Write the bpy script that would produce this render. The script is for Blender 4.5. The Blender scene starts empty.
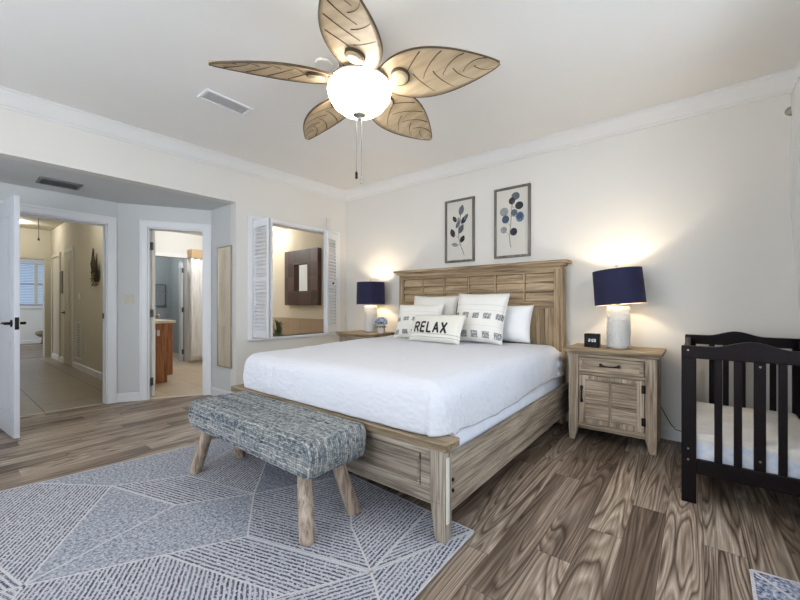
import bpy, bmesh, math, random
from mathutils import Vector, Matrix, noise
C = bpy.context.scene
COL = C.collection
random.seed(7)
PI = math.pi
sin, cos, rad = math.sin, math.cos, math.radians

# ------------------------------------------------------------ camera
cam = bpy.data.cameras.new('camera'); camo = bpy.data.objects.new('camera', cam); COL.objects.link(camo)
camo.location = (0, 0, 1.1); camo.rotation_euler = (PI/2, 0, math.atan(295/372))
cam.sensor_width = 36; cam.lens = 36*372/800; cam.shift_y = 4/800; cam.clip_start = 0.05
C.camera = camo
# ------------------------------------------------------------ exposure, world, daylight
C.view_settings.view_transform = 'Standard'; C.view_settings.look = 'None'
C.view_settings.gamma = 1; C.view_settings.use_curve_mapping = False
C.view_settings.exposure = -0.08
W = bpy.data.worlds.new('world'); C.world = W; W.use_nodes = True
W.node_tree.nodes['Background'].inputs[0].default_value = (0.62, 0.78, 1.0, 1)
W.node_tree.nodes['Background'].inputs[1].default_value = 1.0
def area(name, loc, rot, sx, sy, power, col):
    l = bpy.data.lights.new(name, 'AREA'); l.shape = 'RECTANGLE'; l.size = sx; l.size_y = sy
    l.energy = power; l.color = col
    o = bpy.data.objects.new(name, l); COL.objects.link(o); o.location = loc; o.rotation_euler = rot
    return o
def point(name, loc, power, col, r=0.03):
    l = bpy.data.lights.new(name, 'POINT'); l.energy = power; l.color = col; l.shadow_soft_size = r
    o = bpy.data.objects.new(name, l); COL.objects.link(o); o.location = loc
    return o
# daylight through the window on the right wall, and an unseen wide window put in behind the camera
area('daylight_right_window', (0.86, 1.75, 1.45), (0, rad(90), 0), 1.5, 2.1, 38, (0.88, 0.94, 1.0))
area('unseen_rear_daylight', (-1.7, -2.05, 1.4), (rad(114), 0, 0), 3.2, 1.9, 118, (0.93, 0.96, 1.0))  # unseen window; lamp tilted upward to brighten the ceiling
area('fill_far_room', (-13, -0.85, 1.6), (rad(90), 0, 0), 2.2, 1.6, 60, (0.93, 0.96, 1.0))  # fill lamp added inside the far room, no window at that wall

# ------------------------------------------------------------ mesh helpers
def bx(bm, x0, x1, y0, y1, z0, z1):
    v = [bm.verts.new((x, y, z)) for x in (x0, x1) for y in (y0, y1) for z in (z0, z1)]
    for f in ((0,1,3,2),(4,6,7,5),(0,4,5,1),(2,3,7,6),(0,2,6,4),(1,5,7,3)):
        bm.faces.new([v[i] for i in f])
    return v
def ob(bm, c, size, M):
    v = bx(bm, -size[0]/2, size[0]/2, -size[1]/2, size[1]/2, -size[2]/2, size[2]/2)
    T = Matrix.Translation(c) @ M.to_4x4()
    for w in v: w.co = T @ w.co
    return v
def prism(bm, poly, z0, z1):
    a = [bm.verts.new((x, y, z0)) for x, y in poly]; b = [bm.verts.new((x, y, z1)) for x, y in poly]
    n = len(poly)
    bm.faces.new(a[::-1]); bm.faces.new(b)
    for i in range(n): bm.faces.new((a[i], a[(i+1)%n], b[(i+1)%n], b[i]))
    return a+b
def slab(bm, poly3, d):
    """closed polygon of 3D points thickened by the vector d"""
    d = Vector(d)
    a = [bm.verts.new(p) for p in poly3]; b = [bm.verts.new(Vector(p)+d) for p in poly3]
    n = len(a); bm.faces.new(a[::-1]); bm.faces.new(b)
    for i in range(n): bm.faces.new((a[i], a[(i+1)%n], b[(i+1)%n], b[i]))
def tube(bm, pts, r, seg=10, caps=True):
    pts = [Vector(p) for p in pts]; rs = r if isinstance(r, (list, tuple)) else [r]*len(pts)
    rings = []; up = None
    for i, p in enumerate(pts):
        t = (pts[min(i+1, len(pts)-1)] - pts[max(i-1, 0)]).normalized()
        if up is None: up = Vector((0, 0, 1)) if abs(t.z) < .9 else Vector((1, 0, 0))
        a = t.cross(up).normalized(); b = a.cross(t).normalized(); up = b
        rings.append([bm.verts.new(p + (a*cos(2*PI*k/seg) + b*sin(2*PI*k/seg))*rs[i]) for k in range(seg)])
    for i in range(len(rings)-1):
        for k in range(seg):
            bm.faces.new((rings[i][k], rings[i][(k+1)%seg], rings[i+1][(k+1)%seg], rings[i+1][k]))
    if caps:
        bm.faces.new(rings[0][::-1]); bm.faces.new(rings[-1])
def lathe(bm, prof, c=(0, 0, 0), seg=40, M=None):
    c = Vector(c); rings = []
    for r, z in prof:
        if r < 1e-5: rings.append([bm.verts.new((0, 0, z))])
        else: rings.append([bm.verts.new((r*cos(2*PI*k/seg), r*sin(2*PI*k/seg), z)) for k in range(seg)])
    for i in range(len(rings)-1):
        A, B = rings[i], rings[i+1]
        for k in range(seg):
            q = [A[k % len(A)], A[(k+1) % len(A)], B[(k+1) % len(B)], B[k % len(B)]]
            u = []
            for w in q:
                if w not in u: u.append(w)
            if len(u) > 2: bm.faces.new(u)
    for R in rings:
        for v in R:
            v.co = (M.to_4x4() @ v.co if M is not None else v.co) + c
def nb(): return bmesh.new()
def obj(name, bm, mat, parent=None, bevel=0, smooth=False, world=True, seg=2, sub=0):
    """link the bmesh as ONE mesh object. world=True: verts given in world space (made local to the parent)"""
    bmesh.ops.recalc_face_normals(bm, faces=bm.faces[:])
    me = bpy.data.meshes.new(name)
    o = bpy.data.objects.new(name, me); COL.objects.link(o)
    if world:
        if parent is not None:
            PM = parent.get('_pm')
            M = Matrix.Translation(parent.location) @ parent.rotation_euler.to_matrix().to_4x4()
            if parent.parent is not None:
                g = parent.parent
                M = Matrix.Translation(g.location) @ g.rotation_euler.to_matrix().to_4x4() @ M
            bm.transform(M.inverted())
        else:
            xs = [v.co.x for v in bm.verts]; ys = [v.co.y for v in bm.verts]; zs = [v.co.z for v in bm.verts]
            b = Vector(((min(xs)+max(xs))/2, (min(ys)+max(ys))/2, min(zs)))
            bm.transform(Matrix.Translation(-b)); o.location = b
    bm.to_mesh(me); bm.free()
    for m in (mat if isinstance(mat, (list, tuple)) else [mat]): me.materials.append(m)
    if parent is not None: o.parent = parent
    if smooth:
        for p in me.polygons: p.use_smooth = True
    if bevel:
        m = o.modifiers.new('bevel', 'BEVEL'); m.width = bevel; m.segments = seg; m.limit_method = 'ANGLE'; m.angle_limit = rad(35)
        m.harden_normals = False
    if sub:
        m = o.modifiers.new('sub', 'SUBSURF'); m.levels = sub; m.render_levels = sub
    return o
def thing(name, label, cat, loc=(0, 0, 0), rotz=0, group=None):
    o = bpy.data.objects.new(name, None); COL.objects.link(o); o.empty_display_size = .05
    o.location = loc; o.rotation_euler = (0, 0, rotz); o['label'] = label; o['category'] = cat
    if group: o['group'] = group
    return o
def tag(o, label, cat, group=None, kind=None):
    o['label'] = label; o['category'] = cat
    if group: o['group'] = group
    if kind: o['kind'] = kind
    return o
def struct(name, bm, m, parent=None, **k):
    o = obj(name, bm, m, parent, **k)
    if parent is None: o['kind'] = 'structure'
    return o
def sthing(name, loc, rotz=0):
    o = bpy.data.objects.new(name, None); COL.objects.link(o); o.location = loc; o.rotation_euler = (0, 0, rotz)
    o['kind'] = 'structure'; return o
def dup(root, loc, rotz, label=None, group=None):
    def cp(o, par):
        c = o.copy(); COL.objects.link(c); c.parent = par
        for ch in list(o.children): cp(ch, c)
        return c
    r = cp(root, None); r.location = loc; r.rotation_euler = (0, 0, rotz)
    if label: r['label'] = label
    if group: r['group'] = group
    return r

# ------------------------------------------------------------ materials
def lin(c):
    return tuple(((x/255)/12.92 if x <= 10 else ((x/255+.055)/1.055)**2.4) for x in c) + (1,)
class MT:
    def __init__(s, name, rough=.6, metal=0):
        s.m = bpy.data.materials.new(name); s.m.use_nodes = True; s.t = s.m.node_tree
        s.b = s.t.nodes['Principled BSDF']; s.b.inputs['Roughness'].default_value = rough; s.b.inputs['Metallic'].default_value = metal
    def n(s, kind, **k):
        nd = s.t.nodes.new(kind)
        for a, v in k.items():
            if a.startswith('i_'):
                key = a[2:]; key = int(key) if key.isdigit() else key.replace('_', ' ')
                if hasattr(v, 'is_linked'): s.t.links.new(v, nd.inputs[key])
                else: nd.inputs[key].default_value = v
            else: setattr(nd, a, v)
        return nd
    def math(s, op, a, b=0.0, c=0.0):
        return s.n('ShaderNodeMath', operation=op, i_0=a, i_1=b, i_2=c).outputs[0]
    def ramp(s, fac, stops, interp='LINEAR'):
        r = s.n('ShaderNodeValToRGB', i_0=fac); cr = r.color_ramp; cr.interpolation = interp
        while len(cr.elements) < len(stops): cr.elements.new(.5)
        for e, (p, c) in zip(cr.elements, stops): e.position = p; e.color = c
        return r.outputs[0]
    def mix(s, f, a, b, blend='MIX'):
        nd = s.n('ShaderNodeMix', data_type='RGBA', blend_type=blend)
        for i, v in ((0, f), (6, a), (7, b)):
            if hasattr(v, 'is_linked'): s.t.links.new(v, nd.inputs[i])
            else: nd.inputs[i].default_value = v
        return nd.outputs[2]
    def coord(s, kind='Object', scale=(1, 1, 1), rot=(0, 0, 0), loc=(0, 0, 0)):
        tc = s.n('ShaderNodeTexCoord'); mp = s.n('ShaderNodeMapping')
        s.t.links.new(tc.outputs[kind], mp.inputs[0]); mp.inputs['Scale'].default_value = scale
        mp.inputs['Rotation'].default_value = rot; mp.inputs['Location'].default_value = loc
        return mp.outputs[0]
    def color(s, c):
        if hasattr(c, 'is_linked'): s.t.links.new(c, s.b.inputs['Base Color'])
        else: s.b.inputs['Base Color'].default_value = c
    def bump(s, h, strength=.3, dist=.01):
        b = s.n('ShaderNodeBump', i_Height=h); b.inputs['Strength'].default_value = strength; b.inputs['Distance'].default_value = dist
        s.t.links.new(b.outputs[0], s.b.inputs['Normal'])
def plain(name, c, rough=.6, metal=0, noise_amt=.04, ns=6, bump=0, bs=60, **k):
    m = MT(name, rough, metal); L = lin(c)
    v = m.coord('Object')
    n = m.n('ShaderNodeTexNoise', i_Vector=v, i_Scale=float(ns), i_Detail=4.0).outputs[0]
    lo = tuple(x*(1-noise_amt) for x in L[:3]) + (1,); hi = tuple(min(1, x*(1+noise_amt)) for x in L[:3]) + (1,)
    m.color(m.ramp(n, [(.3, lo), (.7, hi)]))
    if bump:
        n2 = m.n('ShaderNodeTexNoise', i_Vector=v, i_Scale=float(bs), i_Detail=3.0).outputs[0]
        m.bump(n2, bump, .002)
    for a, val in k.items(): m.b.inputs[a.replace('_', ' ')].default_value = val
    return m.m
def wood(name, dark, mid, light, axis=0, rough=.65, fine=1.0, off=(0, 0, 0)):
    m = MT(name, rough)
    sc = [16.0*fine]*3; sc[axis] = 1.1
    v = m.coord('Object', tuple(sc), (0, 0, 0), off)
    n = m.n('ShaderNodeTexNoise', i_Vector=v, i_Scale=1.0, i_Detail=6.0, i_Roughness=.62, i_Distortion=.7).outputs[0]
    sc2 = [90.0*fine]*3; sc2[axis] = 3.0
    v2 = m.coord('Object', tuple(sc2))
    n2 = m.n('ShaderNodeTexNoise', i_Vector=v2, i_Scale=1.0, i_Detail=3.0, i_Roughness=.6).outputs[0]
    c1 = m.ramp(n, [(.28, lin(dark)), (.48, lin(mid)), (.68, lin(light))])
    c2 = m.ramp(n2, [(.38, (.34, .30, .26, 1)), (.54, (1, 1, 1, 1))])
    m.color(m.mix(.75, c1, c2, 'MULTIPLY'))
    m.bump(n2, .35, .002)
    return m.m

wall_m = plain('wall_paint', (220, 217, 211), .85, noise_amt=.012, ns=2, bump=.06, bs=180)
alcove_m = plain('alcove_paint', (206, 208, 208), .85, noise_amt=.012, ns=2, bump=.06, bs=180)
ceil_m = plain('ceiling_paint', (230, 228, 224), .9, noise_amt=.012, ns=2)
crown_m = plain('crown_paint', (220, 219, 217), .6, noise_amt=.01, ns=3)
trim_m = plain('white_trim_paint', (228, 229, 232), .4, noise_amt=.01, ns=3)
door_m = plain('white_door_paint', (205, 207, 214), .35, noise_amt=.01, ns=3)
hall_m = plain('hall_cream_paint', (206, 202, 188), .85, noise_amt=.012, ns=2)
bathwall_m = plain('bath_warm_lit_paint', (228, 218, 196), .8, noise_amt=.012, ns=2)  # warm light by the tub is put into this wall colour
bathwhite_m = plain('bath_white_paint', (222, 224, 223), .8, noise_amt=.012, ns=2)
grey_m = plain('grey_room_paint', (168, 174, 174), .8, noise_amt=.012, ns=2)
black_metal = plain('black_iron', (28, 26, 26), .45, .6, .05)
nickel = plain('brushed_nickel', (170, 166, 160), .3, .9, .03)
plastic_w = plain('white_plastic', (222, 220, 214), .4, noise_amt=.01)
dark_slot = plain('vent_shadow_gap', (60, 60, 62), .8)
bedwood_x = wood('weathered_oak_across', (112, 90, 66), (164, 140, 108), (198, 176, 144), 0)
bedwood_y = wood('weathered_oak_lengthwise', (108, 96, 84), (152, 138, 122), (188, 174, 156), 1)
bedwood_z = wood('weathered_oak_upright', (112, 90, 66), (164, 140, 108), (198, 176, 144), 2)
nsw_x = wood('limed_oak_across', (124, 108, 90), (178, 160, 138), (210, 195, 174), 0)
nsw_z = wood('limed_oak_upright', (124, 108, 90), (178, 160, 138), (210, 195, 174), 2)
footwood_x = wood('cool_lit_oak_across', (116, 105, 94), (158, 147, 134), (190, 180, 166), 0)  # same oak as the headboard, greyer: cool light put into the colour
footwood_z = wood('cool_lit_oak_upright', (120, 108, 96), (164, 152, 138), (194, 184, 170), 2)
capwood_x = wood('oak_cap', (120, 102, 78), (150, 132, 106), (172, 154, 128), 0, fine=.8)
legwood = wood('bleached_leg_wood', (142, 122, 106), (176, 158, 142), (198, 184, 168), 2, fine=.7)
cherry = wood('cherry_vanity', (146, 92, 58), (176, 116, 76), (194, 134, 92), 2, .4)
espresso = plain('espresso_crib_wood', (15, 6, 9), .45, noise_amt=.25, ns=5, Specular_IOR_Level=.18)

def floor_mat():
    m = MT('wood_plank_floor', .42); m.b.inputs['Specular IOR Level'].default_value = .35
    tc = m.n('ShaderNodeTexCoord'); sp = m.n('ShaderNodeSeparateXYZ', i_0=tc.outputs['Object'])
    x, y = sp.outputs[0], sp.outputs[1]
    PW, PL = .148, 1.22
    xs = m.math('DIVIDE', x, PW); ix = m.math('FLOOR', xs)
    r1 = m.n('ShaderNodeTexWhiteNoise', noise_dimensions='1D', i_W=ix).outputs[0]
    ys = m.math('ADD', m.math('DIVIDE', y, PL), r1); iy = m.math('FLOOR', ys)
    cid = m.n('ShaderNodeCombineXYZ', i_0=ix, i_1=iy).outputs[0]
    wn = m.n('ShaderNodeTexWhiteNoise', noise_dimensions='3D', i_Vector=cid)
    off = m.n('ShaderNodeVectorMath', operation='SCALE', i_0=wn.outputs['Color']); off.inputs['Scale'].default_value = 40
    co = m.n('ShaderNodeCombineXYZ', i_0=m.math('MULTIPLY', x, 8.5), i_1=m.math('MULTIPLY', y, .62)).outputs[0]
    v = m.n('ShaderNodeVectorMath', operation='ADD', i_0=co, i_1=off.outputs[0]).outputs[0]
    n = m.n('ShaderNodeTexNoise', i_Vector=v, i_Scale=.75, i_Detail=1.6, i_Roughness=.4, i_Distortion=.3).outputs[0]
    ring = m.math('FRACT', m.math('MULTIPLY', n, 14.0))
    band = m.ramp(ring, [(0, lin((112, 94, 80))), (.14, lin((196, 182, 166))), (.42, lin((162, 145, 129))), (.62, lin((214, 201, 186))), (.84, lin((172, 156, 140))), (1, lin((104, 86, 73)))])
    n3 = m.n('ShaderNodeTexNoise', i_Vector=v, i_Scale=.45, i_Detail=3.0).outputs[0]
    tone = m.ramp(n3, [(.41, (.32, .27, .24, 1)), (.55, (1, 1, 1, 1))])
    c = m.mix(.9, band, tone, 'MULTIPLY')
    co2 = m.n('ShaderNodeCombineXYZ', i_0=m.math('MULTIPLY', x, 110.0), i_1=m.math('MULTIPLY', y, 4.0)).outputs[0]
    v2 = m.n('ShaderNodeVectorMath', operation='ADD', i_0=co2, i_1=off.outputs[0]).outputs[0]
    n2 = m.n('ShaderNodeTexNoise', i_Vector=v2, i_Scale=1.0, i_Detail=3.0).outputs[0]
    c = m.mix(.55, c, m.ramp(n2, [(.38, (.40, .36, .34, 1)), (.58, (1.1, 1.09, 1.08, 1))]), 'MULTIPLY')
    pl = m.ramp(wn.outputs['Value'], [(0, (.56, .52, .49, 1)), (1, (.95, .93, .91, 1))])
    c = m.mix(1.0, c, pl, 'MULTIPLY')
    fx = m.math('ABSOLUTE', m.math('SUBTRACT', m.math('FRACT', xs), .5)); fy = m.math('ABSOLUTE', m.math('SUBTRACT', m.math('FRACT', ys), .5))
    gap = m.math('MAXIMUM', m.math('GREATER_THAN', fx, .491), m.math('GREATER_THAN', fy, .4988))
    c = m.mix(m.math('MULTIPLY', gap, .7), c, lin((60, 48, 42)))
    m.color(c); m.bump(m.math('SUBTRACT', m.math('MULTIPLY', n2, .2), gap), .25, .002)
    return m.m
floor_m = floor_mat()
def tile_mat(name, c1, c2, grout, w, h, loc, rot=0, mort=.006, rough=.35):
    m = MT(name, rough)
    v = m.coord('Object', (1, 1, 1), (0, 0, rot), loc)
    b = m.n('ShaderNodeTexBrick', i_Vector=v, i_Scale=1.0)
    b.inputs['Brick Width'].default_value = w; b.inputs['Row Height'].default_value = h; b.inputs['Mortar Size'].default_value = mort
    b.inputs['Color1'].default_value = lin(c1); b.inputs['Color2'].default_value = lin(c2); b.inputs['Mortar'].default_value = lin(grout)
    n = m.n('ShaderNodeTexNoise', i_Vector=m.coord('Object', (1.2, 5, 5)), i_Scale=1.5, i_Detail=5.0).outputs[0]
    m.color(m.mix(.7, b.outputs[0], m.ramp(n, [(.3, (.8, .78, .75, 1)), (.7, (1, 1, 1, 1))]), 'MULTIPLY'))
    return m.m
halltile_m = tile_mat('hall_plank_tile', (158, 149, 136), (172, 162, 148), (84, 77, 70), 1.5, .62, (0, .18, 0))
bathtile_m = tile_mat('bath_floor_tile', (206, 190, 166), (212, 197, 174), (180, 165, 146), .45, .45, (0, 0, 0))

# ------------------------------------------------------------ shell
def XL(y): return -3.95 - .04*(3.73-y)          # line of the left wall
CZ, SZ = 2.70, 2.235
REAR = -1.9
C1, C2 = Vector((-5.07, 1.30)), Vector((-4.60, 2.12))
D12 = (C2-C1).normalized(); N12 = Vector((-D12.y, D12.x))   # into the bathroom
def B(*a):
    b = nb(); bx(b, *a); return b
struct('floor', B(-5.13, .75, REAR-.1, 3.85, -.05, 0), floor_m)
struct('floor_hall', B(-10.5, -5.13, .2, 1.6, -.05, 0), halltile_m)
struct('floor_far_room', B(-14.7, -10.5, -1.0, 3.0, -.05, 0), floor_m)
b = nb(); prism(b, [(-7.62, 1.6), (-5.13, 1.6), (-5.13, 1.36), (C2.x-.06, C2.y+.03), (C2.x-.06, 2.2), (-4.0, 2.2), (-4.0, 4.02), (-7.62, 4.02)], -.03, .004)
struct('floor_bath', b, bathtile_m)
struct('floor_grey_room', B(-9.4, -7.62, 1.6, 4.02, -.05, .003), bathtile_m)
struct('ceiling', B(-4.25, .75, REAR-.1, 3.85, CZ, CZ+.06), ceil_m)
# header + soffit over the entry alcove
b = nb(); prism(b, [(XL(2.12), 2.115), (XL(REAR), REAR), (XL(REAR)-.12, REAR), (XL(2.12)-.12, 2.115)], SZ, CZ); struct('wall_left_header', b, wall_m)
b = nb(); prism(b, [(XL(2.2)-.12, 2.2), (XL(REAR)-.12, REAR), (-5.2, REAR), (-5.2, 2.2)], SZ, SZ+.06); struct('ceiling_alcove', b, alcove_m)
# left wall with the shuttered opening
OY0, OY1, OZ0, OZ1 = 2.30, 3.555, .705, 2.085
def lwall(b, y0, y1, z0, z1, t=.12):
    prism(b, [(XL(y0), y0), (XL(y1), y1), (XL(y1)-t, y1), (XL(y0)-t, y0)], z0, z1)
b = nb(); lwall(b, 2.115, OY0, 0, CZ); lwall(b, OY1, 3.85, 0, CZ); lwall(b, OY0, OY1, 0, OZ0); lwall(b, OY0, OY1, OZ1, CZ)
struct('wall_left', b, wall_m)
struct('wall_back', B(-4.15, .75, 3.73, 3.85, 0, CZ), wall_m)
# right wall with a window, rear wall with an unseen wide window put in for daylight
b = nb()
for a in ((REAR, .7, 0, CZ), (2.8, 3.85, 0, CZ), (.7, 2.8, 0, .7), (.7, 2.8, 2.2, CZ)): bx(b, .64, .75, *a)
struct('wall_right', b, wall_m)
b = nb()
for a in ((-5.2, -3.3, 0, CZ), (-.1, .75, 0, CZ), (-3.3, -.1, 0, .45), (-3.3, -.1, 2.35, CZ)): bx(b, a[0], a[1], REAR-.1, REAR, a[2], a[3])
struct('wall_rear', b, wall_m)
# alcove walls (entry door, bathroom door, mirror return)
DY0, DY1, DH = .385, 1.207, 1.985
b = nb(); bx(b, -5.19, -5.07, REAR, DY0, 0, SZ); bx(b, -5.19, -5.07, DY1, 1.30, 0, SZ); bx(b, -5.19, -5.07, DY0, DY1, DH, SZ)
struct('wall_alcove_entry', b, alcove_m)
def w12(s, d=0): p = C1 + D12*s + N12*d; return (p.x, p.y)
L12 = (C2-C1).length; S0, S1 = .285, .86
b = nb()
for s0, s1, z0, z1 in ((0, S0, 0, SZ), (S1, L12+.02, 0, SZ), (S0, S1, DH, SZ)):
    prism(b, [w12(s0), w12(s1), w12(s1, .12), w12(s0, .12)], z0, z1)
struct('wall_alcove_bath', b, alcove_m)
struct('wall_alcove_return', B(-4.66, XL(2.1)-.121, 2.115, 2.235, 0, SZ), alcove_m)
# hall
struct('wall_hall_right', B(-10.6, -5.19, 1.55, 1.67, 0, 2.62), hall_m)
struct('wall_hall_left', B(-10.6, -5.19, .12, .24, 0, 2.62), hall_m)
b = nb(); bx(b, -10.6, -10.5, .24, .75, 0, 2.62); bx(b, -10.6, -10.5, 1.47, 1.55, 0, 2.62); bx(b, -10.6, -10.5, .75, 1.47, 2.03, 2.62)
struct('wall_hall_end', b, hall_m)
struct('ceiling_hall', B(-10.6, -5.19, .12, 1.67, 2.62, 2.7), hall_m)
b = nb(); bx(b, -5.19, -5.13, .24, DY0, 0, 2.62); bx(b, -5.19, -5.13, DY1, 1.55, 0, 2.62); bx(b, -5.19, -5.13, DY0, DY1, DH, 2.62)
struct('wall_hall_near', b, hall_m)
# far room
b = nb()
for a in ((-1.0, 1.0, 0, 2.7), (2.1, 3.0, 0, 2.7), (1.0, 2.1, 0, 1.05), (1.0, 2.1, 2.27, 2.7)): bx(b, -14.62, -14.5, *a)
struct('wall_far_room_window', b, bathwhite_m)
struct('wall_far_room_right', B(-14.62, -10.6, 2.9, 3.0, 0, 2.7), bathwhite_m)
struct('wall_far_room_left', B(-14.62, -10.6, -1.1, -1.0, 0, 2.7), bathwhite_m)
struct('ceiling_far_room', B(-14.62, -10.6, -1.1, 3.0, 2.7, 2.78), bathwhite_m)
b = nb(); bx(b, -10.68, -10.6, -1.0, .75, 0, 2.7); bx(b, -10.68, -10.6, 1.47, 2.9, 0, 2.7); bx(b, -10.68, -10.6, .75, 1.47, 2.03, 2.7)
struct('wall_far_room_near', b, bathwhite_m)
# bathroom
struct('wall_bath_end', B(-7.62, -4.0, 3.90, 4.02, 0, 2.42), bathwall_m)
b = nb(); prism(b, [(-7.62, 1.6), (-5.19, 1.6), (-4.72, 2.235), (XL(2.3)-.12, 2.235), (XL(3.8)-.12, 3.9), (-7.62, 3.9)], 2.42, 2.5)
struct('ceiling_bath', b, bathwhite_m)
b = nb()
for a in ((1.67, 2.25, 0, 2.42), (3.0, 3.9, 0, 2.42), (2.25, 3.0, 1.96, 2.42)): bx(b, -7.62, -7.5, *a)
struct('wall_bath_inner', b, bathwhite_m)
struct('wall_grey_room_back', B(-9.5, -9.4, 1.6, 4.0, 0, 2.42), grey_m)
struct('wall_grey_room_right', B(-9.4, -7.62, 3.4, 3.5, 0, 2.42), grey_m)
struct('wall_grey_room_left', B(-9.4, -7.62, 1.57, 1.67, 0, 2.42), grey_m)
struct('ceiling_grey_room', B(-9.5, -7.62, 1.57, 3.5, 2.42, 2.5), grey_m)
# tile skirting behind the tub + tub deck
tiled = tile_mat('tub_surround_tile', (190, 168, 142), (200, 178, 152), (170, 152, 132), .3, .3, (0, 0, 0), 0, .004)
struct('trim_tub_tile', B(-6.4, -4.12, 3.885, 3.90, .004, .86), tiled)
tub_deck = tag(obj('tub_deck', B(-4.9, -4.14, 2.26, 3.88, .006, .52), tiled, bevel=.006), 'beige tiled tub deck behind the shuttered opening', 'bath')

# crown molding, baseboards
CR = [(0, 0), (0, -.125), (.012, -.125), (.018, -.112), (.03, -.104), (.062, -.05), (.078, -.03), (.085, -.016), (.095, -.012), (.095, 0)]
BBP = [(0, 0), (.016, 0), (.016, .082), (.011, .094), (.004, .1), (0, .1)]
def sweep(b, prof, p0, p1, inward, z):
    """extrude a (out, up) profile along p0 -> p1; inward = unit 2D vector into the room"""
    A = [b.verts.new((p0[0]+inward[0]*d, p0[1]+inward[1]*d, z+h)) for d, h in prof]
    Bv = [b.verts.new((p1[0]+inward[0]*d, p1[1]+inward[1]*d, z+h)) for d, h in prof]
    n = len(prof)
    for i in range(n): b.faces.new((A[i], A[(i+1)%n], Bv[(i+1)%n], Bv[i]))
    b.faces.new(A); b.faces.new(Bv[::-1])
ln = Vector((1, -.04)).normalized()
b = nb(); sweep(b, CR, (-4.0, 3.73), (.64, 3.73), (0, -1), CZ); struct('trim_crown_back', b, crown_m)
b = nb(); sweep(b, CR, (XL(REAR), REAR), (XL(3.73), 3.73), ln, CZ); struct('trim_crown_left', b, crown_m)
b = nb(); sweep(b, CR, (.64, REAR), (.64, 3.73), (-1, 0), CZ); struct('trim_crown_right', b, crown_m)
b = nb(); sweep(b, BBP, (-3.95, 3.73), (.64, 3.73), (0, -1), 0); struct('baseboard_back', b, trim_m)
b = nb(); sweep(b, BBP, (XL(2.1), 2.1), (XL(3.73), 3.73), ln, 0); struct('baseboard_left', b, trim_m)
b = nb(); sweep(b, BBP, (.64, REAR), (.64, 3.73), (-1, 0), 0); struct('baseboard_right', b, trim_m)
b = nb(); sweep(b, BBP, (-4.58, 2.115), (XL(2.1)+.016, 2.115), (0, -1), 0); struct('baseboard_alcove_return', b, trim_m)
b = nb(); sweep(b, BBP, w12(.0), w12(S0-.075), (-N12.x, -N12.y), 0); sweep(b, BBP, (-5.07, 1.285), (-5.07, 1.305), (1, 0), 0); struct('baseboard_alcove', b, trim_m)
b = nb(); sweep(b, BBP, (-10.4, 1.55), (-9.20, 1.55), (0, -1), 0); sweep(b, BBP, (-8.48, 1.55), (-5.19, 1.55), (0, -1), 0); struct('baseboard_hall', b, trim_m)
b = nb(); sweep(b, BBP, (-14.5, -1), (-14.5, 2.9), (1, 0), 0); struct('baseboard_far_room', b, trim_m)
# thresholds
struct('trim_threshold_hall', B(-5.15, -5.11, DY0, DY1, 0, .006), plain('threshold_strip', (196, 186, 168), .5))
b = nb(); prism(b, [w12(S0, .02), w12(S1, .02), w12(S1, .06), w12(S0, .06)], 0, .008)
struct('trim_threshold_bath', b, plain('threshold_strip_pale', (212, 202, 184), .5))
# casings
def casing_profile(w=.075): return w
b = nb()
for y0, y1, z0, z1 in ((DY1, DY1+.078, 0, DH+.078), (DY0-.078, DY0, 0, DH+.078), (DY0, DY1, DH, DH+.078)):
    bx(b, -5.07, -5.052, y0, y1, z0, z1)
bx(b, -5.052, -5.045, DY1+.055, DY1+.078, 0, DH+.078); bx(b, -5.052, -5.045, DY0-.078, DY1+.055, DH+.055, DH+.078)
bx(b, -5.2, -5.065, DY1-.015, DY1, 0, DH); bx(b, -5.2, -5.065, DY0, DY0+.015, 0, DH); bx(b, -5.2, -5.065, DY0, DY1, DH-.015, DH)
bx(b, -5.14, -5.11, DY1-.027, DY1-.015, 0, DH-.015); bx(b, -5.14, -5.11, DY0, DY1, DH-.027, DH-.015)
struct('trim_entry_door_casing', b, trim_m, bevel=.003)
b = nb()
def p12(b, s0, s1, d0, d1, z0, z1): prism(b, [w12(s0, d0), w12(s1, d0), w12(s1, d1), w12(s0, d1)], z0, z1)
for s0, s1, z0, z1 in ((S0-.075, S0, 0, DH+.075), (S1, L12-.004, 0, DH+.075), (S0, S1, DH, DH+.075)): p12(b, s0, s1, -.018, 0, z0, z1)
p12(b, S0-.075, S0-.055, -.025, -.018, 0, DH+.075); p12(b, S0-.055, L12-.004, -.025, -.018, DH+.055, DH+.075)
p12(b, S0, S0+.015, 0, .13, 0, DH); p12(b, S1-.015, S1, 0, .13, 0, DH); p12(b, S0, S1, 0, .13, DH-.015, DH)
struct('trim_bath_door_casing', b, trim_m, bevel=.003)
b = nb()
for s0, s1, z0, z1 in ((OY0-.05, OY0, OZ0-.03, OZ1+.03), (OY1, OY1+.05, OZ0-.03, OZ1+.03)):
    prism(b, [(XL(s0)+.012, s0), (XL(s1)+.012, s1), (XL(s1), s1), (XL(s0), s0)], z0, z1)
for z0, z1, d in ((OZ0-.03, OZ0, .03), (OZ1, OZ1+.03, .014)):
    prism(b, [(XL(OY0-.05)+d, OY0-.05), (XL(OY1+.05)+d, OY1+.05), (XL(OY1+.05)-.13, OY1+.05), (XL(OY0-.05)-.13, OY0-.05)] if z0 < 1 else
          [(XL(OY0-.05)+d, OY0-.05), (XL(OY1+.05)+d, OY1+.05), (XL(OY1+.05), OY1+.05), (XL(OY0-.05), OY0-.05)], z0, z1)
for y0, y1 in ((OY0, OY0+.012), (OY1-.012, OY1)):
    prism(b, [(XL(y0), y0), (XL(y1), y1), (XL(y1)-.13, y1), (XL(y0)-.13, y0)], OZ0, OZ1)
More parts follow.
